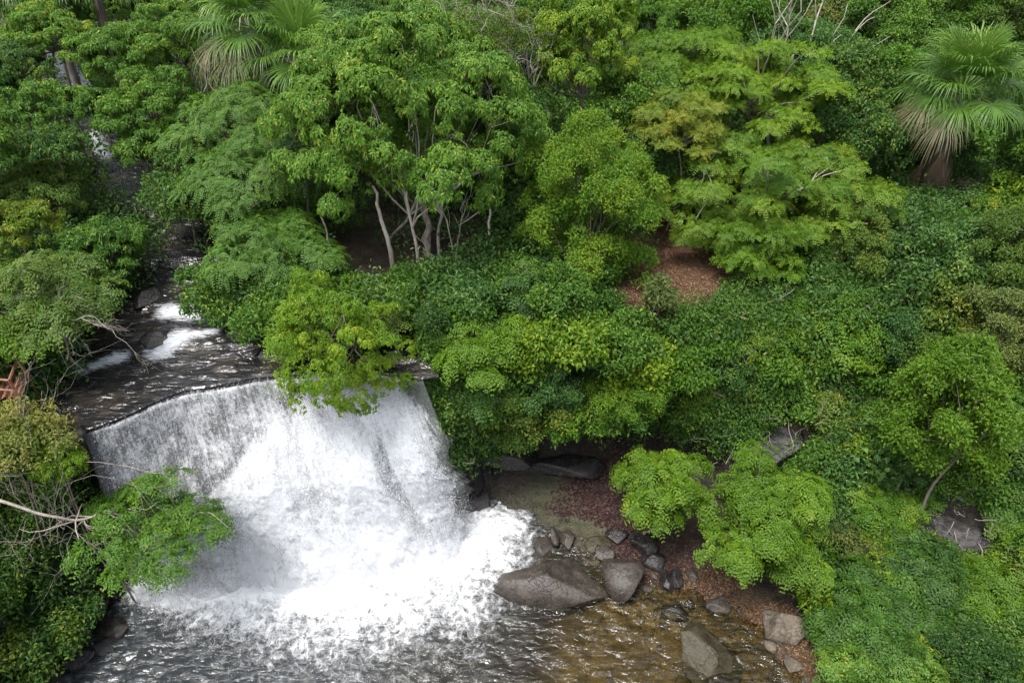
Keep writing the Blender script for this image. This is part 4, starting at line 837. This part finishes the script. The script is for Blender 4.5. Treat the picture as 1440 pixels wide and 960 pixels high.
# ------------------------------------------------------------------ shrubs one can tell apart
SH = [
 ('small dark bluish green sapling standing at the edge of the dirt path', 'broad', 'grey', 925, 415, 20, 1.5, dict(tone=.15, hc=1.1, Y=24.9)),
 ('round vine-covered bush behind the dry grass at the path', 'fine', 'mid', 1168, 335, 42, .9, dict(tone=.35)),
 ('wide bluish green leafy bush below the big fan palm', 'broad', 'blue', 1262, 280, 52, .6, dict(tone=.6)),
 ('bluish green bush farther down from the palm skirt', 'broad', 'blue', 1330, 300, 50, .6, dict(tone=.65)),
 ('light bluish bush between the yellow green layered tree and the palm', 'broad', 'blue', 1225, 320, 44, .6, dict(tone=.7)),
 ('bush with big round leaves and one reddish top on the slope', 'big', 'grey', 1292, 415, 40, 1.1, dict(tone=.35)),
 ('shrub with drooping fern-like leaves beside the dry grass', 'compound', 'blue', 1165, 400, 38, .7, dict(tone=.5)),
 ('small yellow green sapling in the middle of the slope', 'compound', 'fresh', 1220, 430, 24, .8, dict(tone=.4)),
 ('yellow green bush right of the round vine-covered bush', 'broad', 'fresh', 1215, 375, 34, .7, dict(tone=.4)),
 ('mid green bush above the round-leaved one', 'broad', 'mid', 1380, 390, 46, .7, dict(tone=.6)),
 ('dark leafy bush under the soft olive tree', 'broad', 'dark', 1360, 450, 40, .8, dict(tone=.6)),
 ('brown straw-coloured tussock hanging between green bushes', 'sparse', 'drygrass', 1285, 575, 24, 1.0, dict(tone=.4)),
 ('climbing plant with large round leaves cascading down the slope', 'big', 'blue', 1228, 640, 34, 1.4, dict(tone=.7)),
 ('bright leafy bush above the cliff ledge', 'broad', 'fresh', 1010, 470, 48, .7, dict(tone=.3)),
 ('yellowish bush hanging over the cliff ledge', 'broad', 'olive', 1045, 540, 34, .9, dict(tone=.5)),
 ('dark green broad-leaved bush beside the yellowish hanging one', 'broad', 'mid', 1105, 560, 42, .8, dict(tone=.4)),
 ('leafy bush over the grey ledge rock', 'broad', 'mid', 1155, 500, 44, .7, dict(tone=.55)),
 ('bright bush left of the straw tussock', 'broad', 'fresh', 1230, 530, 40, .7, dict(tone=.15)),
 ('mid green bush in the hollow of the slope', 'broad', 'mid', 1140, 450, 38, .7, dict(tone=.55)),
 ('bright round shrub at the foot of the vine wall', 'broad', 'fresh', 790, 596, 32, .7, dict(tone=.35, Y=22.9, wall=True)),
 ('hanging mid green shrub beside the bright round one on the vine wall', 'broad', 'mid', 845, 585, 34, .8, dict(tone=.5, Y=23.0, wall=True)),
 ('dark hanging bush at the falls side of the vine wall', 'broad', 'dark', 652, 570, 44, .9, dict(tone=.7, Y=22.9, wall=True)),
 ('pale green mound of hanging vines at the foot of the wall', 'fine', 'olive', 722, 608, 34, .6, dict(tone=.2, Y=22.9, wall=True)),
 ('leafy green bush at the clifftop behind the lime tree', 'broad', 'fresh', 572, 408, 40, .8, dict(tone=.2)),
 ('bright large-leaved bush at the clifftop beside the slanting trunk', 'broad', 'fresh', 612, 385, 26, .7, dict(tone=.3)),
 ('yellow green bush hanging at the clifftop over the falls edge', 'broad', 'fresh', 640, 440, 38, .8, dict(tone=.45, Y=24.3, wall=True)),
 ('mid green vine covered bush in the centre of the cliff top', 'broad', 'mid', 715, 400, 50, .8, dict(tone=.5)),
 ('green vine mass hanging in front of the rounded fresh tree', 'broad', 'mid', 795, 430, 48, 1.1, dict(tone=.45, Y=24.4, wall=True)),
 ('dense green vine bush below the dirt path', 'broad', 'mid', 880, 480, 50, .8, dict(tone=.5, Y=23.8, wall=True)),
 ('leafy mid green shrub on the vine wall under the small cliff tree', 'broad', 'mid', 700, 560, 44, .8, dict(tone=.35, Y=22.9, wall=True)),
 ('yellow green leafy shrub under the dirt path edge', 'broad', 'fresh', 950, 520, 44, .8, dict(tone=.25, Y=23.6, wall=True)),
 ('grey green fine-leaved bush beside the bank tree', 'fine', 'grey', 1200, 760, 66, .75, dict(tone=.45)),
 ('bright feathery bush above the layered rock slope', 'compound', 'fresh', 1275, 690, 38, .8, dict(tone=.2)),
 ('large fern-like green bush at the water edge, biggest on the near bank', 'compound', 'mid', 1215, 885, 72, .7, dict(tone=.22, hc=1.2, nl=18)),
 ('green fern-like bush behind the biggest one on the near bank', 'compound', 'mid', 1300, 860, 76, .7, dict(tone=.15, nl=16)),
 ('mid green feathery bush nearest the camera on the steep bank', 'compound', 'mid', 1260, 950, 90, .6, dict(tone=.6, nl=16)),
 ('bright yellow green sapling below the layered grey rock', 'compound', 'lime', 1370, 830, 66, .8, dict(tone=.15, nl=14)),
 ('lime leafy sapling beside the layered grey rock', 'compound', 'lime', 1432, 745, 34, .9, dict(tone=.35)),
 ('dark green bush in the deep shade of the near bank', 'broad', 'dark', 1400, 905, 60, .8, dict(tone=.65)),
 ('green bush right behind the bank tree', 'broad', 'mid', 1130, 660, 48, .8, dict(tone=.45)),
 ('dark leafy bush on the steep slope under the round-leaved climber', 'broad', 'dark', 1180, 610, 42, .8, dict(tone=.7)),
 ('dark green bush at the slope edge under the soft olive tree', 'broad', 'mid', 1420, 590, 50, .9, dict(tone=.3)),
 ('mid green bush below the lime green slope tree', 'broad', 'mid', 1400, 680, 46, .7, dict(tone=.45)),
 ('dark leafy bush low on the shaded bank beside the falls', 'broad', 'dark', 60, 800, 60, .8, dict(tone=.2)),
 ('broad dark bush on the near bank under the leaning branch', 'broad', 'dark', 62, 880, 62, .7, dict(tone=.45)),
 ('bright yellow green tuft of leaves on the dark near bank', 'broad', 'lime', 6, 835, 26, .8, dict(tone=.35, hc=1.6)),
 ('yellow green leafy twig end beside the thin end of the falls', 'round', 'lime', 84, 652, 38, .8, dict(tone=.5, Y=17.4, ls=.7)),
 ('mid green bush under the dry twigs', 'broad', 'mid', 60, 700, 50, .8, dict(tone=.4)),
 ('dark bush between the shaded rocks and the near bank', 'broad', 'dark', 20, 930, 70, .7, dict(tone=.7)),
 ('green bush with fresh shoots under the dark near bank shrubs', 'broad', 'fresh', 80, 850, 30, .8, dict(tone=.05)),
]
for (lb, st, mt_, px, py, rx, q, kw) in SH:
    kw = dict(kw); Yd = kw.get('Y')
    shrub(lb, st, mt_, px, py, rx, q, **kw)

# the many leafy shrubs that cover the slope
rng = np.random.default_rng(77); MATS = {'mid': 'mid green', 'fresh': 'fresh green', 'dark': 'dark green', 'olive': 'olive', 'blue': 'bluish green', 'lime': 'lime green'}
SHP = np.array([(a[3], a[4]) for a in SH]+[(1335, 560), (1335, 640), (1070, 740), (930, 690)]); ROCKP = np.array([(1045, 600), (1095, 625), (1322, 742), (1360, 765), (1080, 420), (1060, 430), (940, 400), (980, 400)])
for py in range(300, 960, 35):
    for px in range(380, 1450, 48):
        x_, y_ = px+rng.uniform(-24, 24), py+rng.uniform(-18, 18); r_ = rng.choice([rng.uniform(20, 34), rng.uniform(34, 62)])
        if x_ < 860 and y_ > 600: continue
        if y_ < 440 and not (x_ > 1130 or (560 < x_ < 850 and y_ > 372) or (x_ < 560 and y_ > 372 and x_ > 385)): continue
        if x_ < 600 and y_ > 455: continue
        if 470 < x_ < 690 and y_ < 385: continue
        if y_ > 600 and x_ < 1000+(y_-600)*.55: continue
        if np.min(np.hypot(*(SHP-[x_, y_]).T)) < 30 or np.min(np.hypot(*(ROCKP-[x_, y_]).T)) < 46: continue
        if np.hypot(x_-935, (y_-405)*1.1) < 88: continue
        PR_ = [.34, .08, .34, .08, .12, .04] if y_ > 620 else [.24, .26, .14, .12, .10, .14]
        mt_ = rng.choice(list(MATS), p=PR_); st = rng.choice(['broad', 'compound', 'fine', 'round'], p=[.5, .22, .14, .14])
        wl_ = dict(Y=23.4+rng.uniform(-.3, .4), wall=True) if x_ < 960 and y_ > 445 else {}
        zone = 'vine wall beside the falls' if x_ < 960 else ('steep growth above the sandy bank' if y_ > 640 else 'overgrown slope below the palm')
        shrub(f'{MATS[mt_]} shrub among the dense shrubs of the {zone}', st, mt_, x_, y_, r_, rng.uniform(.65, .95), tone=rng.uniform(.25, .7), hc=rng.uniform(.5, 1.9), ls=rng.uniform(.7, 1.25), tv=.3, group=f'{MATS[mt_]} shrubs on the {zone}', twigs=2, dens=.8, **wl_)

T('pale olive leaf veil over the tangled grey twigs below the walkway', 'sparse', 'grey', 35, 625, 70, .7, Y=17.6, name='sparse_tree', tone=.8, twigs=4, trunk=False)
T('yellowish leafy crown over the near bank, in front of the walkway', 'broad', 'olive', 12, 632, 42, .6, Y=17.4, name='leafy_tree', tone=.5, twigs=6)
# dry twiggy bushes of the near bank
a_ = at(20, 640, 17.5); b_ = (a_[0]-1.2, a_[1], H(a_[0]-1.2, a_[1]))
twig_tree('dry_bush', 'leafless grey bush of tangled twigs below the wooden walkway', 'bush', PALE, b_, [at(60, 575, 17.6), at(30, 590, 17.3), at(90, 610, 17.3), at(70, 680, 16.8), at(20, 700, 16.6), at(40, 620, 17)], .022, 21, 3, .55)
a_ = at(20, 440, 22); twig_tree('dry_bush', 'dry grey twigs sticking out of the drooping yellow green tree', 'bush', PALE, (a_[0], 22, a_[2]-1), [at(80, 425, 21.6), at(150, 455, 21.6), at(55, 418, 21.6), at(120, 440, 21.3)], .035, 23, 3, .3)

# ------------------------------------------------------------------ rocks
R = rock
R('largest boulder, smooth grey brown wedge at the foot of the falls', 'brown', 771, 812, 96, 50, rz=1.25, z=.25, lvl=5, seed=31, cuts=6, rot=-.1, sink=.3, sy=1.35, group='boulders of the pool shore')
R('upright rounded grey brown boulder beside the largest one', 'brown', 877, 806, 31, 34, rz=.9, z=.3, lvl=5, seed=12, cuts=6, group='boulders of the pool shore')
R('small brown rock wedged behind the largest boulder, nearest the foam', 'brown', 765, 768, 15, 17, rz=.4, seed=3, cuts=9, name='rock')
R('narrow upright rock between two small ones behind the largest boulder', 'brown', 779, 757, 7, 14, rz=.45, seed=5, name='rock')
R('squarish small rock behind the middle of the largest boulder', 'brown', 797, 759, 13, 14, rz=.45, seed=6, name='rock')
R('flat mossy slab lying behind the largest boulder', 'moss', 838, 766, 25, 11, rz=.25, seed=7, rot=.3, name='rock')
R('angular grey rock between the slab and the upright boulder', 'brown', 850, 778, 16, 13, rz=.35, seed=8, name='rock')
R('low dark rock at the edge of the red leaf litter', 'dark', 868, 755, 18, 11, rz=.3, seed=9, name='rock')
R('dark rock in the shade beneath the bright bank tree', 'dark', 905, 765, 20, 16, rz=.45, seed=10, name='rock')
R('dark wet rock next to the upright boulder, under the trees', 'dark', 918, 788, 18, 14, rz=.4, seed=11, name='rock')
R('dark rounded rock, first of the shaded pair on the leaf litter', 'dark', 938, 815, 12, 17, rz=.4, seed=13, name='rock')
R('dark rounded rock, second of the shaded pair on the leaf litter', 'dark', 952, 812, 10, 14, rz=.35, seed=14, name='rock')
R('small brown rock at the waterline beside the upright boulder', 'brown', 910, 826, 13, 8, rz=.2, seed=15, name='rock')
R('dark wet rock standing in the amber shallows', 'dark', 948, 858, 22, 13, rz=.3, seed=16, name='rock')
R('small dark stone touching the wet rock in the amber shallows', 'dark', 970, 851, 10, 8, rz=.2, seed=17, name='rock')
R('smooth dark oval stone on the sandy bank', 'brown', 1012, 851, 21, 11, rz=.25, seed=18, rot=.15, name='rock')
R('pale tan slab with a dark face leaning on the sandy bank', 'tan', 1102, 878, 32, 26, rz=.55, seed=19, rot=-.5, ang=(.35, .75), name='rock')
R('sharp pale rock at the bottom of the sandy bank', 'tan', 1112, 932, 13, 12, rz=.3, seed=20, ang=(.35, .75), name='rock')
R('large half-sunken mossy slab with a pale peak in the shallows', 'moss', 1015, 925, 54, 56, rz=.9, z=0, seed=61, rot=.9, lvl=5, cuts=18, ang=(.3, .7), tilt=(.1, .25))
R('small stone among the dead leaves below the tan slab', 'tan', 1085, 905, 10, 8, rz=.18, seed=25, name='rock')
R('dark stone on the leaf littered bank above the oval stone', 'brown', 975, 808, 10, 9, rz=.25, seed=26, name='rock')
R('brown rectangular slab at the near foot of the falls', 'brown', 157, 878, 30, 16, rz=.45, z=.2, seed=27, ang=(.35, .75), name='rock')
R('grey rock above the brown rectangular slab', 'brown', 138, 848, 17, 16, rz=.45, z=.3, seed=28, ang=(.35, .75), name='rock')
R('dark ledge rock at the foot of the thin spray', 'dark', 195, 842, 24, 11, rz=.35, z=.15, seed=29, name='rock')
R('grey submerged stone below the brown slab', 'grey', 150, 905, 22, 13, rz=.25, z=0, seed=30, name='rock')
R('dark stone at the shaded waterline near the camera', 'dark', 110, 925, 26, 14, rz=.35, z=.05, seed=33, name='rock')
R('flat stone half under water near the camera', 'moss', 140, 948, 24, 14, rz=.2, z=0, seed=34, name='rock')
R('dark wet rock in the river, just behind the foam step', 'dark', 203, 422, 22, 12, rz=.45, seed=35, name='rock')
R('dark wet rock between the two foam steps of the river', 'dark', 215, 478, 26, 11, rz=.35, seed=36, name='rock')
R('low dark rock at the river edge under the trees', 'dark', 345, 468, 26, 10, rz=.3, seed=37, name='rock')
R('small wet stone near the end of the curved foam step', 'dark', 362, 492, 12, 9, rz=.25, seed=38, name='rock')
R('dark bank rock beside the thin end of the waterfall lip', 'dark', 105, 612, 22, 14, rz=.5, seed=39, name='rock', Y=18.6)
R('long flat grey ledge rock jutting from the overgrown cliff', 'grey', 1045, 600, 50, 12, rz=.3, sy=1.3, seed=40, cuts=12, ang=(.35, .75), name='ledge_rock', rot=.15, sink=.5)
R('second dark ledge rock under the flat grey one', 'grey', 1095, 628, 52, 16, rz=.8, sy=1.2, seed=41, cuts=12, ang=(.35, .75), name='ledge_rock', sink=.5)
R('layered blue grey rock outcrop on the overgrown slope', 'grey', 1322, 742, 58, 34, rz=1.3, sy=1.6, seed=42, cuts=12, ang=(.35, .75), lvl=5, name='ledge_rock', rot=-.4, sink=.5)
R('dark lower shelf of the layered rock outcrop', 'dark', 1395, 775, 44, 14, rz=.7, sy=1.0, seed=43, name='ledge_rock', sink=.5)
for j, (px, py, rx, rz_, Yd) in enumerate([(700, 640, 60, .5, 24.3), (800, 655, 66, .45, 24.6), (660, 700, 30, .35, 23.2)]):
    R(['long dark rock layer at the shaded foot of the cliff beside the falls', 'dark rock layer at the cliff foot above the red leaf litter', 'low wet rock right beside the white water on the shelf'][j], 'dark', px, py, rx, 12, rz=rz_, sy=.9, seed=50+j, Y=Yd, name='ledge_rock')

# ------------------------------------------------------------------ wooden walkway and railing
def beam(tb, a, b, w=.045): tb.add(np.linspace(a, b, 2), [w, w], 4)
o0 = at(36, 540, 19.8); wr = empty('wooden_walkway', tuple(o0), 'reddish wooden walkway corner with railing, on the bank above the falls', 'walkway')
ux = unit(np.array([.80, -.1, 0])); uy = unit(np.array([-.35, .95, 0])); zz = np.array([0, 0, 1.0])
dk = Tubes()
for i in range(9): 
    c0 = -ux*(.25*i)-ux*.1; dk.add([c0-uy*1.0, c0+uy*.55], [.10, .10], 4)
dk.build('deck', WOOD, wr, smooth=False)
for c_ in [(0, -1.0), (0, .5), (-1.1, -1.0), (-1.1, .5), (-2.2, -1.0), (-2.2, .5)]:
    tb = Tubes(); b = ux*c_[0]+uy*c_[1]; beam(tb, b-zz*1.4, b+zz*.95, .06); tb.build('post', WOOD, wr, smooth=False)
for (a, b) in [((0, -1.0), (0, .5)), ((0, .5), (-2.3, .5)), ((0, -1.0), (-2.3, -1.0))]:
    for hz in (.92, .45):
        tb = Tubes(); beam(tb, ux*a[0]+uy*a[1]+zz*hz, ux*b[0]+uy*b[1]+zz*hz, .045); tb.build('rail', WOOD, wr, smooth=False)

# ------------------------------------------------------------------ masses of small growth
def terrain_pts(rng, n, mask, bias=1.0):
    fcs = gridfaces(*HH.shape); Pq = P3.reshape(-1, 3)[fcs]; cn = Pq.mean(1)
    nr = np.cross(Pq[:, 2]-Pq[:, 0], Pq[:, 3]-Pq[:, 1]); ar = np.linalg.norm(nr, axis=1)*.5; nr = nr/(2*ar[:, None]+1e-9)
    d = cn-np.array([0, 0, CAMZ]); t = d@FWD; sx_ = F*d[:, 0]/np.maximum(t, .1); sy_ = F*(d@UPV)/np.maximum(t, .1)
    fac = np.clip(-np.sum(nr*d, 1)/np.linalg.norm(d, axis=1), .25, 1)
    w = ar*fac/np.maximum(t, 5)**2*((t > 3) & (np.abs(sx_) < 960) & (np.abs(sy_) < 600))*mask.ravel()[fcs].mean(1)
    k = rng.choice(len(w), n, p=w/w.sum()); u, v = rng.random((2, n, 1)); q = Pq[k]
    return (q[:, 0]*(1-u)+q[:, 1]*u)*(1-v)+(q[:, 3]*(1-u)+q[:, 2]*u)*v, nr[k], t[k]
outc = 1.0
for (bx_, by_, br_) in [(1045, 600, 1.9), (1100, 625, 1.7), (1318, 742, 2.2), (1385, 772, 1.2)]:
    q_ = place(bx_, by_, .1)[0]; outc = outc*ss(br_*.55, br_, np.hypot(XX-q_[0], YY-q_[1]))
def growth(name, mat, n, mask, rad, L, W, per=26, k=5, tone=.45, seed=1, label=None, hang=0.0, mode='broad', up=.5, tn=.25):
    """low mounds of leaves spread over the ground"""
    rng = np.random.default_rng(seed); P, N_, t = terrain_pts(rng, n, mask)
    r = rng.uniform(*rad, n)*(.6+.8*n2(P[:, 0], P[:, 1], .8, 2, seed)); mt = tone+tn*(rng.random(n)-.5)*2*.6+tn*(n2(P[:, 0], P[:, 1]+P[:, 2], .5, 3, seed+3)-.5)*3
    cN = unit(N_*1.0+np.array([0, 0, up]))
    d = unit(rng.normal(0, 1, (n, per, 3))+cN[:, None]*.9); C_ = P[:, None]+cN[:, None]*r[:, None, None]*.45+d*r[:, None, None]*rng.uniform(.7, 1.05, (n, per, 1))*np.array([1, 1, .85])
    C_[..., 2] -= hang*rng.random((n, per))*r[:, None]*2
    V, Tn = emit(rng, dict(mode=mode, k=k, L=L, npair=4, Lf=.5, droop=.4, W=W), C_.reshape(-1, 3), d.reshape(-1, 3), np.repeat(mt, per), L, W)
    NQ[0] += len(V)
    o = mesh_obj(name, V.reshape(-1, 3), np.arange(len(V)*4).reshape(-1, 4), LM[mat], None, {'tone': np.repeat(np.clip(Tn, 0, 1), 4)})
    return tag(o, label, None, None, 'stuff')
offp = ss(.0, .6, dpath); offr = ss(-.3, .5, DR)
hollow = ss(4.6, 3.0, np.hypot((XX+5.6)*.75, YY-29.5))
pq_ = at(1352, 132, 34.5); hollow = np.maximum(hollow, ss(4.0, 2.4, np.hypot(XX-pq_[0], (YY-33.2))))
plateau = (HH > 8.2)*(DB > 1.6)*offp*offr*(1-.9*hollow)
cliff = (DB > .15)*(DB < 4.5)*offp*(HH > 4.4)*((XX > -3.6))*(XX < 11.5)*offr
slope_m = (XX > 9.5)*(DB > .3)*offp*(DW > 1.6)
leftm = (XX < -17.3)*(YY < 30)*(DB > 1.3)*(DR > .25)
nz = n2(XX, YY+HH*.8, .33, 3, 91)
dryz = ss(3.4, 1.2, np.hypot(XX-9.6, (YY-25.6)*1.4))
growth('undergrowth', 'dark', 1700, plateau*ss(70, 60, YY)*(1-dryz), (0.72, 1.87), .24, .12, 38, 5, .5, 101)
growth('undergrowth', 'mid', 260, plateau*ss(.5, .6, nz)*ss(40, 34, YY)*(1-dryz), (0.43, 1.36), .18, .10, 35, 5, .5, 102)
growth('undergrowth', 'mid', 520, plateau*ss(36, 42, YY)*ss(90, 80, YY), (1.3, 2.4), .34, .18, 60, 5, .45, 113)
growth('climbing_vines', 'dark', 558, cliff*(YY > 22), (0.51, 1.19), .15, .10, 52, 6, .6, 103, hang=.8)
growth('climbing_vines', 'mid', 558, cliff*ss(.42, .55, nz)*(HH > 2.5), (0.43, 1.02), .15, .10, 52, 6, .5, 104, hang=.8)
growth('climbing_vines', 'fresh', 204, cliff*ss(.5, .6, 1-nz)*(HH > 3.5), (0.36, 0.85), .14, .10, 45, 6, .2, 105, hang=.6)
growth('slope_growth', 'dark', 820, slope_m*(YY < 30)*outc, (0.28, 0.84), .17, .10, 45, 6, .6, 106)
growth('slope_growth', 'fresh', 235, slope_m*ss(.48, .58, 1-nz)*(YY < 30)*outc, (0.24, 0.63), .16, .10, 45, 6, .25, 108, mode='pinnate')
growth('slope_growth', 'olive', 99, slope_m*ss(.52, .6, n2(XX, YY, .6, 3, 97))*(YY < 31)*outc, (0.20, 0.53), .13, .08, 45, 6, .4, 110, mode='pinnate')
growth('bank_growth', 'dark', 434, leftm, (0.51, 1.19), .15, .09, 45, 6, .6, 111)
growth('climbing_vines', 'drygrass', 60, cliff*ss(.5, .6, n2(XX, YY+HH, .8, 3, 98)), (.3, .7), .13, .07, 60, 6, .3, 114, hang=.9)
growth('climbing_vines', 'olive', 160, cliff*ss(.45, .6, n2(XX, YY+HH, .7, 3, 99)), (.3, .7), .13, .08, 50, 6, .45, 115, hang=.9)
def blades(name, mat, n, mask, h, seed, label=None, w=.018, lean=.5, tone=.5):
    rng = np.random.default_rng(seed); P, N_, t = terrain_pts(rng, n, mask)
    D = unit(rng.normal(0, lean, (n, 3))+np.array([0, 0, 1.])); V = leaf_quads(P, D, rng.normal(0, 1, (n, 3)), h*rng.uniform(.6, 1.3, n), np.full(n, w), .1, .25); NQ[0] += n
    return tag(mesh_obj(name, V.reshape(-1, 3), np.arange(n*4).reshape(-1, 4), LM[mat], None, {'tone': np.repeat(np.clip(tone+rng.normal(0, .2, n), 0, 1), 4)}), None, None, None, 'stuff')
blades('dry_grass', 'drygrass', 30000, dryz*offp, .7, 201)
blades('grass', 'grass', 12000, dryz*offp, .55, 202)
gz = ss(2.6, 1.4, np.hypot(XX+18.6, (YY-19.8)*.7))*(DR > .3)*(HH > 7)
blades('grass', 'grass', 30000, gz, .6, 203, w=.022, tone=.55)
def litter(name, mat, n, mask, seed, L=.10, tone=.5):
    rng = np.random.default_rng(seed); P, N_, t = terrain_pts(rng, n, mask)
    V = leaf_quads(P+N_*.03+rng.uniform(0, .05, (n, 1))*N_, np.cross(N_, rng.normal(0, 1, (n, 3)))+N_*rng.normal(0, .25, (n, 1)), unit(N_+rng.normal(0, .4, (n, 3))), L*rng.uniform(.6, 1.2, n), L*.5*np.ones(n), .3, 0); NQ[0] += n
    return tag(mesh_obj(name, V.reshape(-1, 3), np.arange(n*4).reshape(-1, 4), LM[mat], None, {'tone': np.repeat(rng.random(n), 4)}), None, None, None, 'stuff')
def blob(px, py, rx, ry, z=.5):
    c_ = on_z(px, py, z); t = c_[1]/ray(px, py)[1]; e = .8; nzz = n2(XX, YY, 1.4, 4, 61)
    return ss(1.25, .6, np.hypot((XX-c_[0])/(rx*t/F), (YY-c_[1])/(ry*t/F/e))+(nzz-.5)*1.6)
red = np.maximum(blob(850, 700, 70, 30), np.maximum(blob(875, 730, 32, 55), blob(690, 675, 40, 10)*.5))*(DB < .2)
litter('leaf_litter', 'redlitter', 5200, red, 301, L=.15)
litter('leaf_litter', 'redlitter', 2600, np.maximum(blob(950, 790, 60, 30), blob(1000, 820, 30, 18))*(DW > 0), 302)
litter('leaf_litter', 'brownlitter', 5000, np.maximum(blob(1000, 815, 60, 26), np.maximum(blob(1080, 860, 50, 20), blob(1125, 905, 25, 40)))*(DW > .1), 303)
litter('leaf_litter', 'brownlitter', 11000, ss(.3, -.3, dpath), 304)

# gravel and pebbles along the shore
rng = np.random.default_rng(9); V0, F0 = _ico(1); npb = 5200
sh = ss(1.6, .2, np.abs(DW-.1))*(DB < .3)*(XX > -1)*1.0
P, N_, t = terrain_pts(rng, npb, np.maximum(sh, .35*ss(2.2, .8, np.abs(DW+.3))*(XX > 3)*(DB < 0)))
sc_ = rng.uniform(.02, .085, (npb, 1, 1))*np.where(rng.random((npb, 1, 1)) < .06, 2.0, 1); V = V0[None]*(1+rng.normal(0, .16, (npb, len(V0), 1)))*rng.uniform(.55, 1.2, (npb, 1, 3))*sc_; V[..., 2] *= .65
V = V+P[:, None]; Fp = (F0[None]+(np.arange(npb)*len(V0))[:, None, None]).reshape(-1, 3)
tag(mesh_obj('gravel', V.reshape(-1, 3), Fp, RK['brown'], None, None, False), kind='stuff')

# thin dead sticks tangled in the growth
rng = np.random.default_rng(19); P, N_, t = terrain_pts(rng, 420, np.maximum(cliff, slope_m*(YY < 31))); tb = Tubes()
for i in range(len(P)):
    o_ = P[i]+N_[i]*rng.uniform(.5, 1.1); d_ = unit(rng.normal(0, 1, 3)+np.array([0, -.4, .1])); L_ = rng.uniform(.4, 1.5)
    q = tb.bend(rng, o_, o_+d_*L_, .016, .006, 6, .15, -.1, 4)
    for k_ in range(3): tb.bend(rng, q[2+k_], q[2+k_]+unit(d_+rng.normal(0, .8, 3))*L_*.4, .009, .004, 4, .15, 0, 3)
tag(tb.build('dead_twigs', PALE), kind='stuff')
# ------------------------------------------------------------------ mist over the plunge zone
MIST = True
if MIST:
    m, nt, N, L = newmat('mist'); geo = N('ShaderNodeNewGeometry'); v = geo.outputs['Position']
    sx = N('ShaderNodeSeparateXYZ'); L(v, sx.inputs[0])
    def bell(o, c, w): return math_n(N, L, 'POWER', math_n(N, L, 'DIVIDE', math_n(N, L, 'SUBTRACT', o, c), w), 2)
    # POWER of negative numbers: use multiply instead
    def sq(o, c, w):
        d = math_n(N, L, 'DIVIDE', math_n(N, L, 'SUBTRACT', o, c), w); return math_n(N, L, 'MULTIPLY', d, d)
    r2 = math_n(N, L, 'ADD', math_n(N, L, 'ADD', sq(sx.outputs[0], -6.6, 6.2), sq(sx.outputs[1], 18.9, 2.4)), sq(sx.outputs[2], .2, 2.0))
    g = mapr(N, L, r2, 1.0, 0.0, 0, 1)
    n = noise(N, L, .55, 2, v, .5); g = math_n(N, L, 'MULTIPLY', g, mapr(N, L, n, .25, .75, .35, 1.5)); g = math_n(N, L, 'MULTIPLY', g, .20)
    pv = N('ShaderNodeVolumePrincipled'); pv.inputs['Color'].default_value = (.97, .98, 1, 1); pv.inputs['Anisotropy'].default_value = 0.0; L(g, pv.inputs['Density'])
    o = N('ShaderNodeOutputMaterial'); L(pv.outputs[0], o.inputs[1])
    m.cycles.volume_step_rate = 4
    V, Fc = ICO[3]; V = V*np.array([6.4, 2.55, 2.5])+np.array([-6.6, 18.9, .6])
    tag(mesh_obj('mist', V, Fc, m), kind='stuff')

# ------------------------------------------------------------------ light
SUN_EL, SUN_AZ = radians(68), radians(225)     # azimuth from +Y clockwise: behind and to the side of the camera
w = bpy.data.worlds.new('World'); SC.world = w; w.use_nodes = True; nt = w.node_tree; nt.nodes.clear()
sk = nt.nodes.new('ShaderNodeTexSky'); sk.sky_type = 'NISHITA'; sk.sun_disc = False; sk.sun_elevation = SUN_EL; sk.sun_rotation = SUN_AZ; sk.dust_density = 4; sk.air_density = 1.0
hs = nt.nodes.new('ShaderNodeHueSaturation'); hs.inputs['Saturation'].default_value = .45
bg = nt.nodes.new('ShaderNodeBackground'); bg.inputs[1].default_value = .15; ow = nt.nodes.new('ShaderNodeOutputWorld')
nt.links.new(sk.outputs[0], hs.inputs['Color']); nt.links.new(hs.outputs[0], bg.inputs[0]); nt.links.new(bg.outputs[0], ow.inputs[0])
sl = bpy.data.lights.new('sun', 'SUN'); sl.energy = 1.5; sl.angle = radians(16); sl.color = (1, .97, .92); so = bpy.data.objects.new('sun', sl); C.objects.link(so)
sd = np.array([sin(SUN_AZ)*cos(SUN_EL), cos(SUN_AZ)*cos(SUN_EL), sin(SUN_EL)])
from mathutils import Vector
so.rotation_euler = Vector(sd).to_track_quat('Z', 'Y').to_euler(); so.location = tuple(sd*60)
SC.view_settings.view_transform = 'Standard'; SC.view_settings.look = 'None'; SC.view_settings.exposure = 1.1; SC.view_settings.gamma = 1
SC.cycles.max_bounces = 5; SC.cycles.diffuse_bounces = 3; SC.cycles.glossy_bounces = 2; SC.cycles.transmission_bounces = 3; SC.cycles.transparent_max_bounces = 14; SC.cycles.volume_bounces = 6
SC.cycles.use_denoising = True; SC.cycles.max_bounces = 8
SC.cycles.caustics_reflective = False; SC.cycles.caustics_refractive = False
